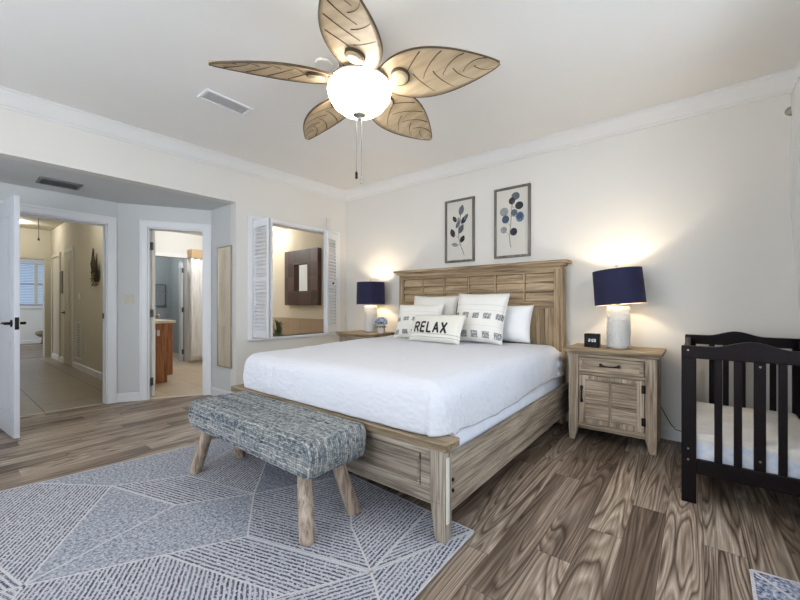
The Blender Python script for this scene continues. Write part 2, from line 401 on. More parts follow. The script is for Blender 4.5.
prism(b, [(XL(OY0), OY0), (XL(OY1), OY1), (XL(OY1)-.13, OY1), (XL(OY0)-.13, OY0)], OZ1-.012, OZ1)
struct('trim_shutter_opening', b, trim_m, bevel=.003)
b = nb()
for a in ((-10.5, -10.485, .68, .75, 0, 2.03), (-10.5, -10.485, 1.47, 1.545, 0, 2.03), (-10.5, -10.485, .68, 1.545, 2.03, 2.1), (-10.68, -10.49, 1.455, 1.47, 0, 2.03), (-10.68, -10.49, .75, 1.47, 2.015, 2.03)): bx(b, *a)
struct('trim_hall_end_casing', b, hall_m)
b = nb()
for a in ((-10.35, -10.27, 1.53, 1.55, 0, 2.03), (-9.62, -9.54, 1.53, 1.55, 0, 2.03), (-10.35, -9.54, 1.53, 1.55, 2.03, 2.1)): bx(b, *a)
struct('trim_hall_opening_casing', b, hall_m)
b = nb()
for a in ((-9.20, -9.13, 1.53, 1.55, 0, 2.03), (-8.55, -8.48, 1.53, 1.55, 0, 2.03), (-9.20, -8.48, 1.53, 1.55, 2.03, 2.1)): bx(b, *a)
struct('trim_hall_closet_casing', b, bathwhite_m)
b = nb()
for a in ((-7.5, -7.485, 2.18, 2.25, 0, 1.96), (-7.5, -7.485, 3.0, 3.07, 0, 1.96), (-7.5, -7.485, 2.18, 3.07, 1.96, 2.03)): bx(b, *a)
struct('trim_grey_room_casing', b, trim_m)

# ------------------------------------------------------------ doors
def door_leaf(name, hinge, ang, w, h=1.965, mat=door_m, sides=True, knob='lever', hinges=False, z0=.012, t=.035, tw=1):
    """local x runs from the hinge to the free edge, local y is the thickness"""
    d = sthing(name, (hinge[0], hinge[1], z0), ang)
    def loc(bm): return bm
    b = nb(); bx(b, 0, w, -t/2, t/2, 0, h)
    obj('door_panel', b, mat, d, bevel=.002, world=False)
    b = nb(); px0, px1 = .11, w-.11
    for z0_, z1_ in ((.18, .78), (.93, h-.13)):
        for sy in (-1, 1):
            y0, y1 = (sy*t/2, sy*(t/2+.006))
            for a in ((px0, px1, z0_, z0_+.018), (px0, px1, z1_-.018, z1_), (px0, px0+.018, z0_, z1_), (px1-.018, px1, z0_, z1_)):
                bx(b, a[0], a[1], min(y0, y1), max(y0, y1), a[2], a[3])
            bx(b, px0+.05, px1-.05, min(y0, y1), max(y0, y1)-.001, z0_+.05, z1_-.05)
    obj('panel_molding', b, mat, d, bevel=.004, world=False)
    if knob:
        b = nb(); zk = .93
        for sy in (-1, 1):
            lathe(b, [(0, 0), (.03, 0), (.03, .006), (.012, .012), (.012, .045), (0, .045)], (w-.065, sy*t/2, zk), 20, Matrix.Rotation(-sy*PI/2, 3, 'X'))
            if knob == 'lever':
                tube(b, [(w-.065, sy*(t/2+.04), zk), (w-.10, sy*(t/2+.046), zk+.004), (w-.17, sy*(t/2+.042), zk-.004)], [.011, .009, .007])
            else:
                lathe(b, [(0, 0), (.018, 0), (.027, .012), (.024, .026), (0, .032)], (w-.065, sy*(t/2+.03), zk), 20, Matrix.Rotation(-sy*PI/2, 3, 'X'))
        bx(b, w-.001, w+.002, -.012, .012, zk-.05, zk+.05)
        obj('door_handle', b, black_metal if knob == 'lever' else nickel, d, smooth=False, world=False)
    if hinges:
        for zz in (.18, .98, h-.2):
            b = nb(); tube(b, [(0, tw*(t/2+.004), zz-.045), (0, tw*(t/2+.004), zz+.045)], .009, 8)
            bx(b, -.03, .004, min(0, tw*t/2), max(0, tw*t/2), zz-.045, zz+.045)
            obj('hinge', b, plain_dark_hinge, d, world=False)
    return d
plain_dark_hinge = plain('hinge_metal', (92, 90, 88), .4, .7)
door_leaf('door_1', (-5.05, .368), math.atan2(.065, .76), .755)
hd = w12(S0+.035, .10)
door_leaf('door_2', hd, math.atan2(.29, -.955), .57, mat=plain('bath_door_warm_lit', (238, 232, 222), .4), knob='knob', hinges=True, tw=1)  # cream tone is warm bathroom light put into the door colour
b = nb()
for zz in (.19, .99, 1.775):
    p12(b, S0+.012, S0+.019, .045, .10, zz-.045, zz+.045)
hg = struct('trim_bath_door_hinge_leaves', b, plain_dark_hinge)
door_leaf('door_3', (-8.55, 1.535), PI, .58, mat=hall_m, knob='lever', t=.02, h=2.0)
door_leaf('door_4', (-7.66, 2.97), rad(162), .66, h=1.93, mat=trim_m, knob='', hinges=True, tw=-1)
door_leaf('door_5', (-9.62, 1.60), PI, .65, mat=hall_m, knob='', t=.02, h=2.0)
# strike plate on the entry jamb
tag(obj('strike_plate', B(-5.125, -5.09, DY1-.031, DY1-.026, .94, 1.0), black_metal), 'small dark strike plate on the right jamb of the hall doorway', 'strike plate')

# ------------------------------------------------------------ windows
glass = MT('window_glass', .03); glass.b.inputs['Transmission Weight'].default_value = 1; glass.color((.95, .98, 1, 1)); glass.b.inputs['IOR'].default_value = 1.01
def window(n, axis, x, a0, a1, z0, z1, mull=1):
    w = sthing('window_%d' % n, (x, (a0+a1)/2, z0) if axis == 'x' else ((a0+a1)/2, x, z0))
    b = nb(); f = .045
    def bb(u0, u1, w0, w1, d=.03):
        if axis == 'x': bx(b, x-d, x+d, u0, u1, w0, w1)
        else: bx(b, u0, u1, x-d, x+d, w0, w1)
    bb(a0, a0+f, z0, z1); bb(a1-f, a1, z0, z1); bb(a0+f, a1-f, z0, z0+f); bb(a0+f, a1-f, z1-f, z1)
    for k in range(mull): c = a0+(a1-a0)*(k+1)/(mull+1); bb(c-.025, c+.025, z0+f, z1-f)
    bb(a0+f, a1-f, (z0+z1)/2-.02, (z0+z1)/2+.02, .025)
    obj('window_frame', b, trim_m, w, bevel=.003)
    b = nb()
    if axis == 'x': bx(b, x-.002, x+.002, a0+f, a1-f, z0+f, z1-f)
    else: bx(b, a0+f, a1-f, x-.002, x+.002, z0+f, z1-f)
    obj('pane', b, glass.m, w)
    return w
w1 = window(1, 'x', -14.56, 1.0, 2.1, 1.05, 2.27, 0)
window(2, 'x', .70, .7, 2.8, .7, 2.2, 1)
window(3, 'y', REAR-.05, -3.3, -.1, .45, 2.35, 2)
# blinds of the far window, with a pale strip between two blinds
bl_m = MT('blue_lit_blind', .5); bl_m.color(lin((186, 200, 222))); bl_m.b.inputs['Transmission Weight'].default_value = .0  # blue of the daylight is put into the slat colour
bld = thing('window_blind', 'daylight-tinted slatted blind on the window at the far end of the hall', 'blind', (-14.44, 1.6, 1.08))
b = nb()
for k in range(26):
    z = 1.10 + k*.044
    for y0, y1 in ((1.03, 1.79), (1.87, 2.07)):
        v = bx(b, -.022, .022, y0, y1, -.0015, .0015)
        for q in v: q.co = Vector((-14.44, 0, z)) + Matrix.Rotation(rad(38), 3, 'Y') @ q.co
obj('slats', b, bl_m.m, bld)
obj('headrail', B(-14.47, -14.41, 1.02, 2.08, 2.235, 2.27), trim_m, bld)
obj('centre_strip', B(-14.47, -14.43, 1.795, 1.865, 1.08, 2.235), hall_m, bld)
b = nb()
for a in ((-14.5, -14.48, .93, 1.0, .98, 2.34), (-14.5, -14.48, 2.1, 2.17, .98, 2.34), (-14.5, -14.48, 1.0, 2.1, 2.27, 2.34), (-14.5, -14.46, .9, 2.2, .98, 1.05)): bx(b, *a)
struct('trim_far_window_casing', b, trim_m)
#NEXT
# ------------------------------------------------------------ rugs
def rug_mat(name, base, ink, spacing_hint=.0185, contrast=1.0):
    m = MT(name, .95)
    uv = m.n('ShaderNodeUVMap', uv_map='stripe').outputs[0]
    sp = m.n('ShaderNodeSeparateXYZ', i_0=uv)
    n = m.n('ShaderNodeTexNoise', i_Vector=m.coord('Object', (1, 1, 1)), i_Scale=90.0, i_Detail=2.0).outputs[0]
    n1 = m.n('ShaderNodeTexNoise', i_Vector=m.coord('Object', (1, 1, 1)), i_Scale=22.0, i_Detail=2.0).outputs[0]
    row = m.math('DIVIDE', sp.outputs[0], spacing_hint)
    f = m.math('ABSOLUTE', m.math('SUBTRACT', m.math('FRACT', m.math('ADD', row, m.math('MULTIPLY', n1, .5))), .5))
    line = m.ramp(f, [(.2, (1, 1, 1, 1)), (.30, (0, 0, 0, 1))])
    brk = m.ramp(n, [(.38, (0, 0, 0, 1)), (.5, (1, 1, 1, 1))])
    mask = m.mix(1.0, line, brk, 'MULTIPLY')
    vr = m.n('ShaderNodeTexWhiteNoise', noise_dimensions='1D', i_W=m.math('FLOOR', row)).outputs[0]
    inkc = m.mix(vr, lin(ink[0]), lin(ink[1]))
    c = m.mix(mask, lin(base), inkc)
    n2 = m.n('ShaderNodeTexNoise', i_Vector=m.coord('Object', (1, 1, 1)), i_Scale=160.0, i_Detail=2.0).outputs[0]
    c = m.mix(.7, c, m.ramp(n2, [(.35, (.62, .62, .64, 1)), (.6, (1, 1, 1, 1))]), 'MULTIPLY')
    m.color(c); m.bump(m.math('SUBTRACT', m.math('MULTIPLY', n2, .6), f), .5, .004)
    return m.m
def speck_mat(name, lo, hi):
    m = MT(name, .95)
    n = m.n('ShaderNodeTexNoise', i_Vector=m.coord('Object', (1, 1, 1)), i_Scale=75.0, i_Detail=3.0, i_Roughness=.7).outputs[0]
    m.color(m.ramp(n, [(.36, lin(lo)), (.64, lin(hi))])); m.bump(n, .4, .003)
    return m.m
rug_stripe = rug_mat('rug_dash_rows', (196, 196, 202), ((50, 60, 82), (98, 106, 124)))
rug_speck = speck_mat('rug_blue_grey_pile', (98, 106, 122), (190, 192, 200))
rug_speck2 = speck_mat('rug_slate_pile', (84, 92, 110), (172, 176, 186))
rug_line = plain('rug_ivory_line', (196, 195, 197), .95, noise_amt=.1, ns=120)
P = Vector
V = dict(a0=(-2.97, 1.66), a1=(-.83, 1.615), a2=(-.81, -.9), a3=(-3.30, -.9), P=(-2.03, .22), A=(-2.73, .67), Bb=(-2.20, .82), D=(-1.98, 1.15),
         E=(-1.64, .92), F=(-1.03, 1.11), G=(-1.32, 1.28), Hh=(-1.10, 1.624), R=(-2.52, 1.01), fD=(-2.58, 1.66), f2=(-1.72, 1.66), LW=(-3.13, .40),
         LS=(-3.21, -.02), fL=(-2.86, 1.66), rr=(-.81, .95), r2=(-.81, .35), V=(-1.804, .626), M=(-1.20, .82), M2=(-1.62, 0.0), B1=(-2.3, -.5), r3=(-.81, -.2))
polys = [('P A LW LS', 'P A', 0), ('P Bb A', '', 1), ('P V E D Bb', 'P E', 1), ('A Bb D R', 'A Bb', 0), ('R D fD fL', 'R fL', 0), ('A R fL a0 LW', '', 1),
         ('D f2 fD', '', 2), ('D E F G f2', 'E F', 0), ('G F Hh f2', 'F Hh', 0), ('F a1 Hh', 'F a1', 0), ('F rr a1', 'F Hh', 0), ('F M M2 r2 rr', 'M2 F', 0),
         ('E V M F', 'E F', 0), ('P M2 M V', 'P A', 0), ('P B1 M2', 'V M', 0), ('LS P B1 a3', 'LS P', 0), ('B1 a3 a2 M2', '', 1), ('M2 a2 r2', 'M2 F', 0)]
def make_rug(name, V, polys, mats, H=.012, lw=.009):
    b = nb(); uvl = b.loops.layers.uv.new('stripe')
    edges = set()
    for names, sd, mi in polys:
        ns = names.split(); pts = [P(V[k]) for k in ns]
        if sd: a, c = sd.split(); d = (P(V[c])-P(V[a])).normalized()
        else: d = P((1, .3)).normalized()
        nrm = P((-d.y, d.x))
        f = b.faces.new([b.verts.new((p.x, p.y, H)) for p in pts]); f.material_index = mi
        f.normal_update()
        if f.normal.z < 0: f.normal_flip()
        for l in f.loops:
            q = P((l.vert.co.x, l.vert.co.y)); l[uvl].uv = (q.dot(nrm)+5, q.dot(d))
        for i in range(len(ns)):
            e = tuple(sorted((ns[i], ns[(i+1) % len(ns)])))
            edges.add(e)
    # closed backing so that the rug is solid
    rim = ['a0', 'a1', 'a2', 'a3']; ring = [P(V[k]) for k in rim]
    prismv = prism(b, [(p.x, p.y) for p in ring], 0.0, H-.0008)
    for v in prismv:
        for f in v.link_faces: f.material_index = 3
    for a, c in edges:
        p, q = P(V[a]), P(V[c]); d = (q-p)
        if d.length < 1e-4: continue
        d.normalize(); nrm = P((-d.y, d.x))*lw/2
        vs = [b.verts.new((w.x, w.y, H+.0012)) for w in (p+nrm, p-nrm, q-nrm, q+nrm)]
        f = b.faces.new(vs); f.material_index = 3; f.normal_update()
        if f.normal.z < 0: f.normal_flip()
    me = bpy.data.meshes.new(name); o = bpy.data.objects.new(name, me); COL.objects.link(o)
    b.to_mesh(me); b.free()
    for m in mats: me.materials.append(m)
    return o
rug = make_rug('area_rug', V, polys, [rug_stripe, rug_speck, rug_speck2, rug_line])
tag(rug, 'large blue and ivory geometric rug under the bench and the foot of the bed', 'rug')
blue_rug_m = speck_mat('small_rug_blue_pile', (44, 62, 104), (196, 200, 214))
V2 = dict(a0=(.18, 2.09), a1=(.60, 2.13), a2=(.60, .9), a3=(.15, .9), q=(.36, 1.9), w=(.36, 1.3))
rug2 = make_rug('small_rug', V2, [('a0 a1 q', '', 0), ('a1 a2 w q', '', 1), ('a0 q w a3', '', 0), ('a3 w a2', '', 1)],
                [blue_rug_m, speck_mat('small_rug_pale_pile', (120, 134, 168), (214, 216, 224)), blue_rug_m, rug_line], .01, .012)
tag(rug2, 'small mottled blue and white rug on the wood floor by the right window', 'rug')

# ------------------------------------------------------------ soft bodies
def rounded_body(b, x0, x1, y0, y1, rc, zb, zt, R, n=200, disp=None, nin=14, nside=8, sag=0.0, hem=None, open_bottom=True):
    """a cushion-like body: rounded rectangle footprint, rounded top edge; disp(p, n) -> outward offset"""
    cx, cy = (x0+x1)/2, (y0+y1)/2; hx, hy = (x1-x0)/2, (y1-y0)/2
    per = []
    segs = [((hx-rc, -hy), (hx-rc, -hy+rc), -PI/2), ((hx-rc, hy-rc), (hx-rc, hy-rc), 0), ((-hx+rc, hy-rc), None, PI/2), ((-hx+rc, -hy+rc), None, PI)]
    cen = [(hx-rc, -hy+rc), (hx-rc, hy-rc), (-hx+rc, hy-rc), (-hx+rc, -hy+rc)]
    L = [2*(hy-rc), 2*(hx-rc), 2*(hy-rc), 2*(hx-rc)]; arc = rc*PI/2; tot = sum(L)+4*arc; stp = tot/n
    for k in range(4):
        a0 = -PI/2 + k*PI/2; na = max(4, int(arc/stp*1.5))
        for i in range(na):
            a = a0 + PI/2*i/na; per.append((cen[k][0]+rc*cos(a), cen[k][1]+rc*sin(a), cos(a), sin(a)))
        c2 = cen[(k+1) % 4]; a = a0+PI/2; p0 = (cen[k][0]+rc*cos(a), cen[k][1]+rc*sin(a)); p1 = (c2[0]+rc*cos(a), c2[1]+rc*sin(a))
        nl = max(2, int(L[k]/stp))
        for i in range(nl): per.append((p0[0]+(p1[0]-p0[0])*i/nl, p0[1]+(p1[1]-p0[1])*i/nl, cos(a), sin(a)))
    rings = []
    def ring(ins, z, nz, s=1.0, side=0.0):
        out = []
        for px, py, nx, ny in per:
            x, y = cx+(px-nx*ins)*s, cy+(py-ny*ins)*s
            zz = z
            if side > 0:
                h = hem(x, y) if hem else zb
                zz = (zt-R) + (h-(zt-R))*side
            p = Vector((x, y, zz)); N = Vector((nx*(1-abs(nz)), ny*(1-abs(nz)), nz)); N.normalize()
            d = disp(p, N, side) if disp else 0
            p = p + N*d
            if s < 1 or ins >= R: p.z += sag*0
            out.append(b.verts.new(p))
        rings.append(out)
    for i in range(nside, 0, -1): ring(0, 0, 0, 1, i/nside)
    for i in range(0, 7): a = PI/2*i/6; ring(R*(1-cos(a)), zt-R+R*sin(a), sin(a))
    for i in range(1, nin): ring(R, zt, 1, 1-i/nin)
    m = len(per)
    for A, Bq in zip(rings, rings[1:]):
        for k in range(m): b.faces.new((A[k], A[(k+1) % m], Bq[(k+1) % m], Bq[k]))
    last = rings[-1]; c = b.verts.new((cx, cy, zt + (disp(Vector((cx, cy, zt)), Vector((0, 0, 1)), 0) if disp else 0)))
    for k in range(m): b.faces.new((last[k], last[(k+1) % m], c))
    if not open_bottom: b.faces.new(rings[0][::-1])
def fbm(p, s, sd=0):
    return noise.noise(Vector((p.x*s+sd, p.y*s, p.z*s)))

linen = MT('white_coverlet_cloth', .85)
_v = linen.coord('Object', (1, 1, 1))
_n = linen.n('ShaderNodeTexVoronoi', i_Vector=linen.coord('Object', (26, 60, 40)), i_Scale=1.0).outputs[0]
_n2 = linen.n('ShaderNodeTexNoise', i_Vector=_v, i_Scale=18.0, i_Detail=4.0).outputs[0]
linen.color(lin((213, 215, 223))); linen.bump(linen.math('ADD', _n, linen.math('MULTIPLY', _n2, 1.6)), .45, .008)
linen.b.inputs['Sheen Weight'].default_value = .2
linen = linen.m
sheet_m = plain('white_sheet', (228, 232, 242), .8, noise_amt=.01, bump=.3, bs=26)
pillow_w = plain('white_pillow_cotton', (236, 236, 236), .85, noise_amt=.01, bump=.25, bs=30)
pillow_c = plain('cream_sham_cotton', (234, 232, 226), .9, noise_amt=.02, bump=.4, bs=60)

# ------------------------------------------------------------ bed
bed = thing('bed_frame', 'weathered wood bed frame with a tall louvered headboard and low panelled footboard', 'bed', (-1.91, 2.55, 0))
HY = 3.60
xs = [-2.82, -2.52, -2.225, -1.92, -1.61, -1.31, -1.005]
b = nb()
for x0, x1 in ((-2.87, -2.80), (-1.03, -.95)): obj('headboard_post', B(x0, x1, HY, 3.70, 0, 1.43), bedwood_z, bed, bevel=.004)
b = nb(); bx(b, -2.80, -1.03, HY+.002, 3.68, 1.395, 1.44); bx(b, -2.80, -1.03, HY+.002, 3.68, 1.06, 1.125)
bx(b, -2.86, -.96, HY-.008, 3.70, 1.425, 1.46)
obj('headboard_rail', b, bedwood_x, bed, bevel=.003)
b = nb(); bx(b, -2.90, -.93, HY-.022, 3.715, 1.455, 1.48); bx(b, -2.93, -.90, HY-.045, 3.725, 1.478, 1.505)
obj('headboard_cap', b, bedwood_x, bed, bevel=.006)
for x in xs: h_ = .011 if x in xs[1:-1] else .02; obj('headboard_divider', B(x-h_, x+h_, HY+.003, 3.68, 1.12, 1.40), bedwood_z, bed, bevel=.002)
for i in range(6):
    x0, x1 = xs[i]+.011, xs[i+1]-.011
    if i == 0: x0 += .01
    if i == 5: x1 -= .01
    b = nb()
    for k in range(3):
        z0 = 1.127+k*.0895; z1 = z0+.086
        slab(b, [(x0, HY+.008, z0), (x0, HY+.022, z1), (x0, HY+.05, z1), (x0, HY+.05, z0)], (x1-x0, 0, 0))
    obj('louver_panel', b, bedwood_x, bed, bevel=.003)
b = nb(); n = 20
for k in range(n):
    x0 = -2.80 + k*(1.77/n); bx(b, x0+.0015, x0+1.77/n-.0015, HY+.014, 3.66, .3, 1.062)
obj('headboard_planks', b, bedwood_z, bed, bevel=.003)
b = nb(); bx(b, -2.80, -1.03, HY+.01, 3.68, .3, .36)
obj('headboard_lower_rail', b, bedwood_x, bed, bevel=.003)
# footboard
FY = 1.44
for x0, x1, s in ((-.965, -.885, 1), (-2.72, -2.64, -1)):
    b = nb(); bx(b, x0, x1, FY, FY+.065, .19, .44)
    xi = x0 if s > 0 else x1; xo = x1 if s > 0 else x0
    a = [(xi, FY, .19), (xo, FY, .19), (xo, FY, .0145), (xi + (.028 if s > 0 else -.028), FY, .0145)]
    slab(b, a, (0, .065, 0))
    leg = obj('footboard_post', b, footwood_z, bed, bevel=.003)
    b = nb(); xx = xo+.001*s; bx(b, min(xx, xx+.008*s), max(xx, xx+.008*s), FY+.008, FY+.03, .10, .40)
    obj('post_trim_strip', b, plain('pale_strip', (214, 210, 200), .6) if s > 0 else bpy.data.materials['pale_strip'], leg, bevel=.002)
b = nb(); bx(b, -2.64, -.965, FY+.034, FY+.05, .19, .44)
obj('footboard_panel', b, footwood_x, bed)
b = nb()
bx(b, -2.64, -.965, FY+.003, FY+.045, .395, .44); bx(b, -2.64, -.965, FY+.003, FY+.045, .17, .24)
for x0 in (-2.64, -1.83, -1.02): bx(b, x0, x0+.055, FY+.003, FY+.045, .24, .395)
obj('footboard_frame', b, footwood_x, bed, bevel=.005)
b = nb()
for x0, x1 in ((-2.585, -1.83), (-1.775, -1.02)):
    for a in ((x0, x1, .24, .256), (x0, x1, .379, .395), (x0, x0+.016, .256, .379), (x1-.016, x1, .256, .379)):
        bx(b, a[0], a[1], FY-.007, FY+.04, a[2], a[3])
obj('footboard_molding', b, footwood_x, bed, bevel=.006)
b = nb(); bx(b, -2.75, -.855, FY-.034, FY+.09, .44, .482)
obj('footboard_cap', b, capwood_x, bed, bevel=.008)
def tp(b):
    for v in b.verts:
        if v.co.x < -1.9: v.co.x = -1.9 + (v.co.x+1.9)*(1-.245*max(0, 3.55-v.co.y)/2.05)
for x0 in (-.925, -2.92):
    b = nb(); bx(b, x0, x0+.027, FY+.065, HY, .125, .385); tp(b); r = obj('side_rail', b, bedwood_y, bed, bevel=.003)
    b = nb(); s = 1 if x0 > -2 else -1; xo = x0+.027 if s > 0 else x0
    bx(b, min(xo, xo+s*.006), max(xo, xo+s*.006), FY+.075, HY-.01, .33, .345)
    bx(b, min(xo, xo+s*.006), max(xo, xo+s*.006), FY+.075, HY-.01, .17, .185); tp(b)
    obj('rail_molding', b, bedwood_y, r, bevel=.002)
    for z in (.222, .272):
        b = nb(); tube(b, [(xo, FY+.088, z), (xo+s*.008, FY+.088, z)], .0085, 12); tp(b); obj('rail_bolt', b, black_metal, r)
b = nb()
for k in range(9): y = 1.6+k*.24; bx(b, -2.893, -.925, y, y+.09, .27, .29)
tp(b)
obj('slat_base', b, bedwood_x, bed)
# mattress and coverlet
b = nb()
def dm(p, N, side): return .005*fbm(p, 9) + .004*fbm(p, 22) + (.010*noise.noise(Vector((p.y*14, p.z*5+p.y*4, 2))) + .006 if N.x > .5 and side < .8 else 0)
rounded_body(b, -2.875, -.944, 1.51, 3.585, .06, .295, .68, .05, n=260, disp=dm, nside=8, open_bottom=False)
tp(b)
mat_ = tag(obj('mattress', b, sheet_m, smooth=True), 'white-sheeted mattress showing between the coverlet hem and the side rail', 'mattress')
b = nb()
def hem(x, y):
    h = .455 + .012*sin(y*5) + .01*noise.noise(Vector((x*6, y*6, 0)))
    if y > 2.0: h += .03*(y-2.0)/1.5
    if y < 1.545: h = .487
    return h
def dc(p, N, side):
    d = .006*fbm(p, 6) + .002*fbm(Vector((p.x*.6, p.y*.6, p.z*1.6)), 17, 3) + .0012*fbm(p, 30, 9)
    if N.z > .9: d = d*.6 + .012*noise.noise(Vector((p.x*1.3, p.y*1.1, 4)))
    # long soft folds down the sides
    if side > 0 or N.z < .7:
        d += .006*noise.noise(Vector((p.x*9 if N.y < -.5 else 1, p.y*9 if abs(N.x) > .5 else 1, p.z*2.5)))
        d += .008*(1-((side-.5)*2)**2)
        if N.x > .5 and p.y < 1.60 + .12*(p.z-.45): d += .014
        if p.y > 3.3 and N.x > .5: d += .012*sin(p.z*75+p.y*10) + .012
        if N.x > .5 and side > .5: d += .012*(side-.5)
    return d
rounded_body(b, -2.905, -.922, 1.428, 3.50, .11, .455, .735, .10, n=520, disp=dc, nside=16, hem=hem, nin=22)
tp(b)
cov = obj('coverlet', b, linen, smooth=True)
sm = cov.modifiers.new('thick', 'SOLIDIFY'); sm.thickness = .008; sm.offset = -1
tag(cov, 'white quilted coverlet spread over the whole bed', 'coverlet')

# ------------------------------------------------------------ pillows
def pillow_pt(u, v, w, h, t, puff=.5):
    x = w/2*u*(1-.05*(1-v*v)*abs(u)**3); z = h/2*v*(1-.05*(1-u*u)*abs(v)**3)
    th = t/2*(max(0, 1-abs(u)**2.4)*max(0, 1-abs(v)**2.4))**puff
    return x, th, z
def pillow_mesh(w, h, t, sd=0, wr=.008, N=34, slump=0):
    b = nb(); uvl = b.loops.layers.uv.new('uv'); G = {}
    for s in (-1, 1):
        for i in range(N+1):
            for j in range(N+1):
                u, v = -1+2*i/N, -1+2*j/N; edge = i in (0, N) or j in (0, N)
                if edge and s == 1: G[s, i, j] = G[-1, i, j]; continue
                x, th, z = pillow_pt(u, v, w, h, t)
                nz = noise.noise(Vector((x*7+sd, z*7, s)))*wr + noise.noise(Vector((x*18+sd, z*18, s)))*wr*.5
                if edge: nz = 0; 
                y = s*(th + nz*(0 if edge else 1))
                xx = x + .006*noise.noise(Vector((x*5+sd, z*5, 3))); zz = z + .008*noise.noise(Vector((x*5+sd, z*5, 8))) - slump*.5*(1-v*v*0)*max(0, v)*(1-u*u)
                G[s, i, j] = b.verts.new((xx, y, zz))
    for s in (-1, 1):
        for i in range(N):
            for j in range(N):
                q = [(i, j), (i+1, j), (i+1, j+1), (i, j+1)]
                if s == 1: q = q[::-1]
                f = b.faces.new([G[s, a, c] for a, c in q])
                for l, (a, c) in zip(f.loops, q): l[uvl].uv = (a/N, c/N)
    return b
def piping(w, h, sd, r=.004):
    b = nb(); pts = []
    for k in range(80):
        a = k/80*4; sgm = int(a); f = (a-sgm)*2-1
        u, v = ((f, -1), (1, f), (-f, 1), (-1, -f))[sgm]
        x, th, z = pillow_pt(u, v, w, h, 0)
        pts.append((x + .006*noise.noise(Vector((x*5+sd, z*5, 3))), 0, z + .008*noise.noise(Vector((x*5+sd, z*5, 8)))))
    tube(b, pts+[pts[0]], r, 6, False); return b
def pillow(name, label, cat, c, w, h, t, lean, yaw, mat, sd, roll=0, pipe=None, group=None):
    """c = base point (bottom centre); lean tips the top backwards"""
    o = obj(name, pillow_mesh(w, h, t, sd), mat, smooth=True, world=False)
    M = Matrix.Rotation(yaw, 4, 'Z') @ Matrix.Rotation(-lean, 4, 'X') @ Matrix.Rotation(roll, 4, 'Y')
    o.rotation_euler = M.to_euler(); o.location = Vector(c) + M.to_3x3() @ Vector((0, 0, h/2))
    tag(o, label, cat, group)
    if pipe: 
        p = obj('piping', piping(w, h, sd), pipe, o, smooth=True, world=False)
    return o
def motif_mat():
    m = MT('cream_cloth_with_grey_motifs', .9)
    sp = m.n('ShaderNodeSeparateXYZ', i_0=m.n('ShaderNodeUVMap', uv_map='uv').outputs[0]); u, v = sp.outputs[0], sp.outputs[1]
    def near(x, c, w): return m.math('LESS_THAN', m.math('ABSOLUTE', m.math('SUBTRACT', x, c)), w)
    rows = m.math('MAXIMUM', near(v, .13, .065), near(v, .50, .06))
    fu = m.math('FRACT', m.math('ADD', m.math('MULTIPLY', u, 4.6), .15)); cols = near(fu, .5, .30)
    hatch = m.math('GREATER_THAN', m.math('FRACT', m.math('ADD', m.math('MULTIPLY', u, 38.0), m.math('MULTIPLY', v, 14.0))), .42)
    nz = m.n('ShaderNodeTexNoise', i_Vector=m.coord('Object'), i_Scale=70.0, i_Detail=2.0).outputs[0]
    mask = m.math('MULTIPLY', m.math('MULTIPLY', rows, cols), m.math('MULTIPLY', m.math('GREATER_THAN', nz, .42), hatch))
    light = m.math('MULTIPLY', m.math('MULTIPLY', rows, cols), .35)
    seam = m.math('MAXIMUM', near(v, .73, .006), m.math('MAXIMUM', near(v, .62, .004), near(v, .30, .004)))
    c = m.mix(light, lin((234, 232, 226)), lin((112, 114, 120)))
    c = m.mix(mask, c, lin((66, 70, 80))); c = m.mix(m.math('MULTIPLY', seam, .35), c, lin((170, 164, 152)))
    m.color(c); m.bump(nz, .3, .003)
    return m.m
motif = motif_mat()
ZB = .743
pillow('pillow', 'plain white bed pillow leaning on the headboard, rightmost of the row', 'pillow', (-1.49, 3.385, ZB), .64, .36, .19, rad(15), 0, pillow_w, 3)
pillow('pillow', 'cream pillow standing behind the left patterned sham, ruffled at its right edge', 'pillow', (-2.275, 3.40, ZB+.005), .58, .45, .17, rad(13), 0, pillow_c, 11, rad(1), pillow_c)
pillow('throw_pillow', 'large cream square pillow with grey motif rows, right of the word pillow', 'pillow', (-1.625, 3.19, ZB-.002), .54, .48, .17, rad(17), rad(-3), motif, 21, rad(1), pillow_c)
pillow('throw_pillow', 'cream pillow with grey motifs mostly hidden behind the word pillow at left', 'pillow', (-2.31, 3.17, ZB-.002), .54, .38, .16, rad(22), rad(5), motif, 31, rad(-1), pillow_c)
def relax_mat():
    m = MT('cream_lumbar_cloth', .9)
    sp = m.n('ShaderNodeSeparateXYZ', i_0=m.n('ShaderNodeUVMap', uv_map='uv').outputs[0]); v = sp.outputs[1]
    def near(x, c, w): return m.math('LESS_THAN', m.math('ABSOLUTE', m.math('SUBTRACT', x, c)), w)
    l = m.math('MAXIMUM', near(v, .235, .008), near(v, .12, .007))
    nz = m.n('ShaderNodeTexNoise', i_Vector=m.coord('Object'), i_Scale=90.0, i_Detail=2.0).outputs[0]
    m.color(m.mix(m.math('MULTIPLY', l, .7), lin((230, 227, 218)), lin((90, 90, 96)))); m.bump(nz, .3, .003)
    return m.m
rw, rh, rt = .60, .275, .13
rp = pillow('throw_pillow', 'small oblong cream pillow with RELAX in black, in front of the others', 'pillow', (-1.955, 2.96, ZB-.002), rw, rh, rt, rad(24), rad(-4), relax_mat(), 41, 0, pillow_c)
b = nb()
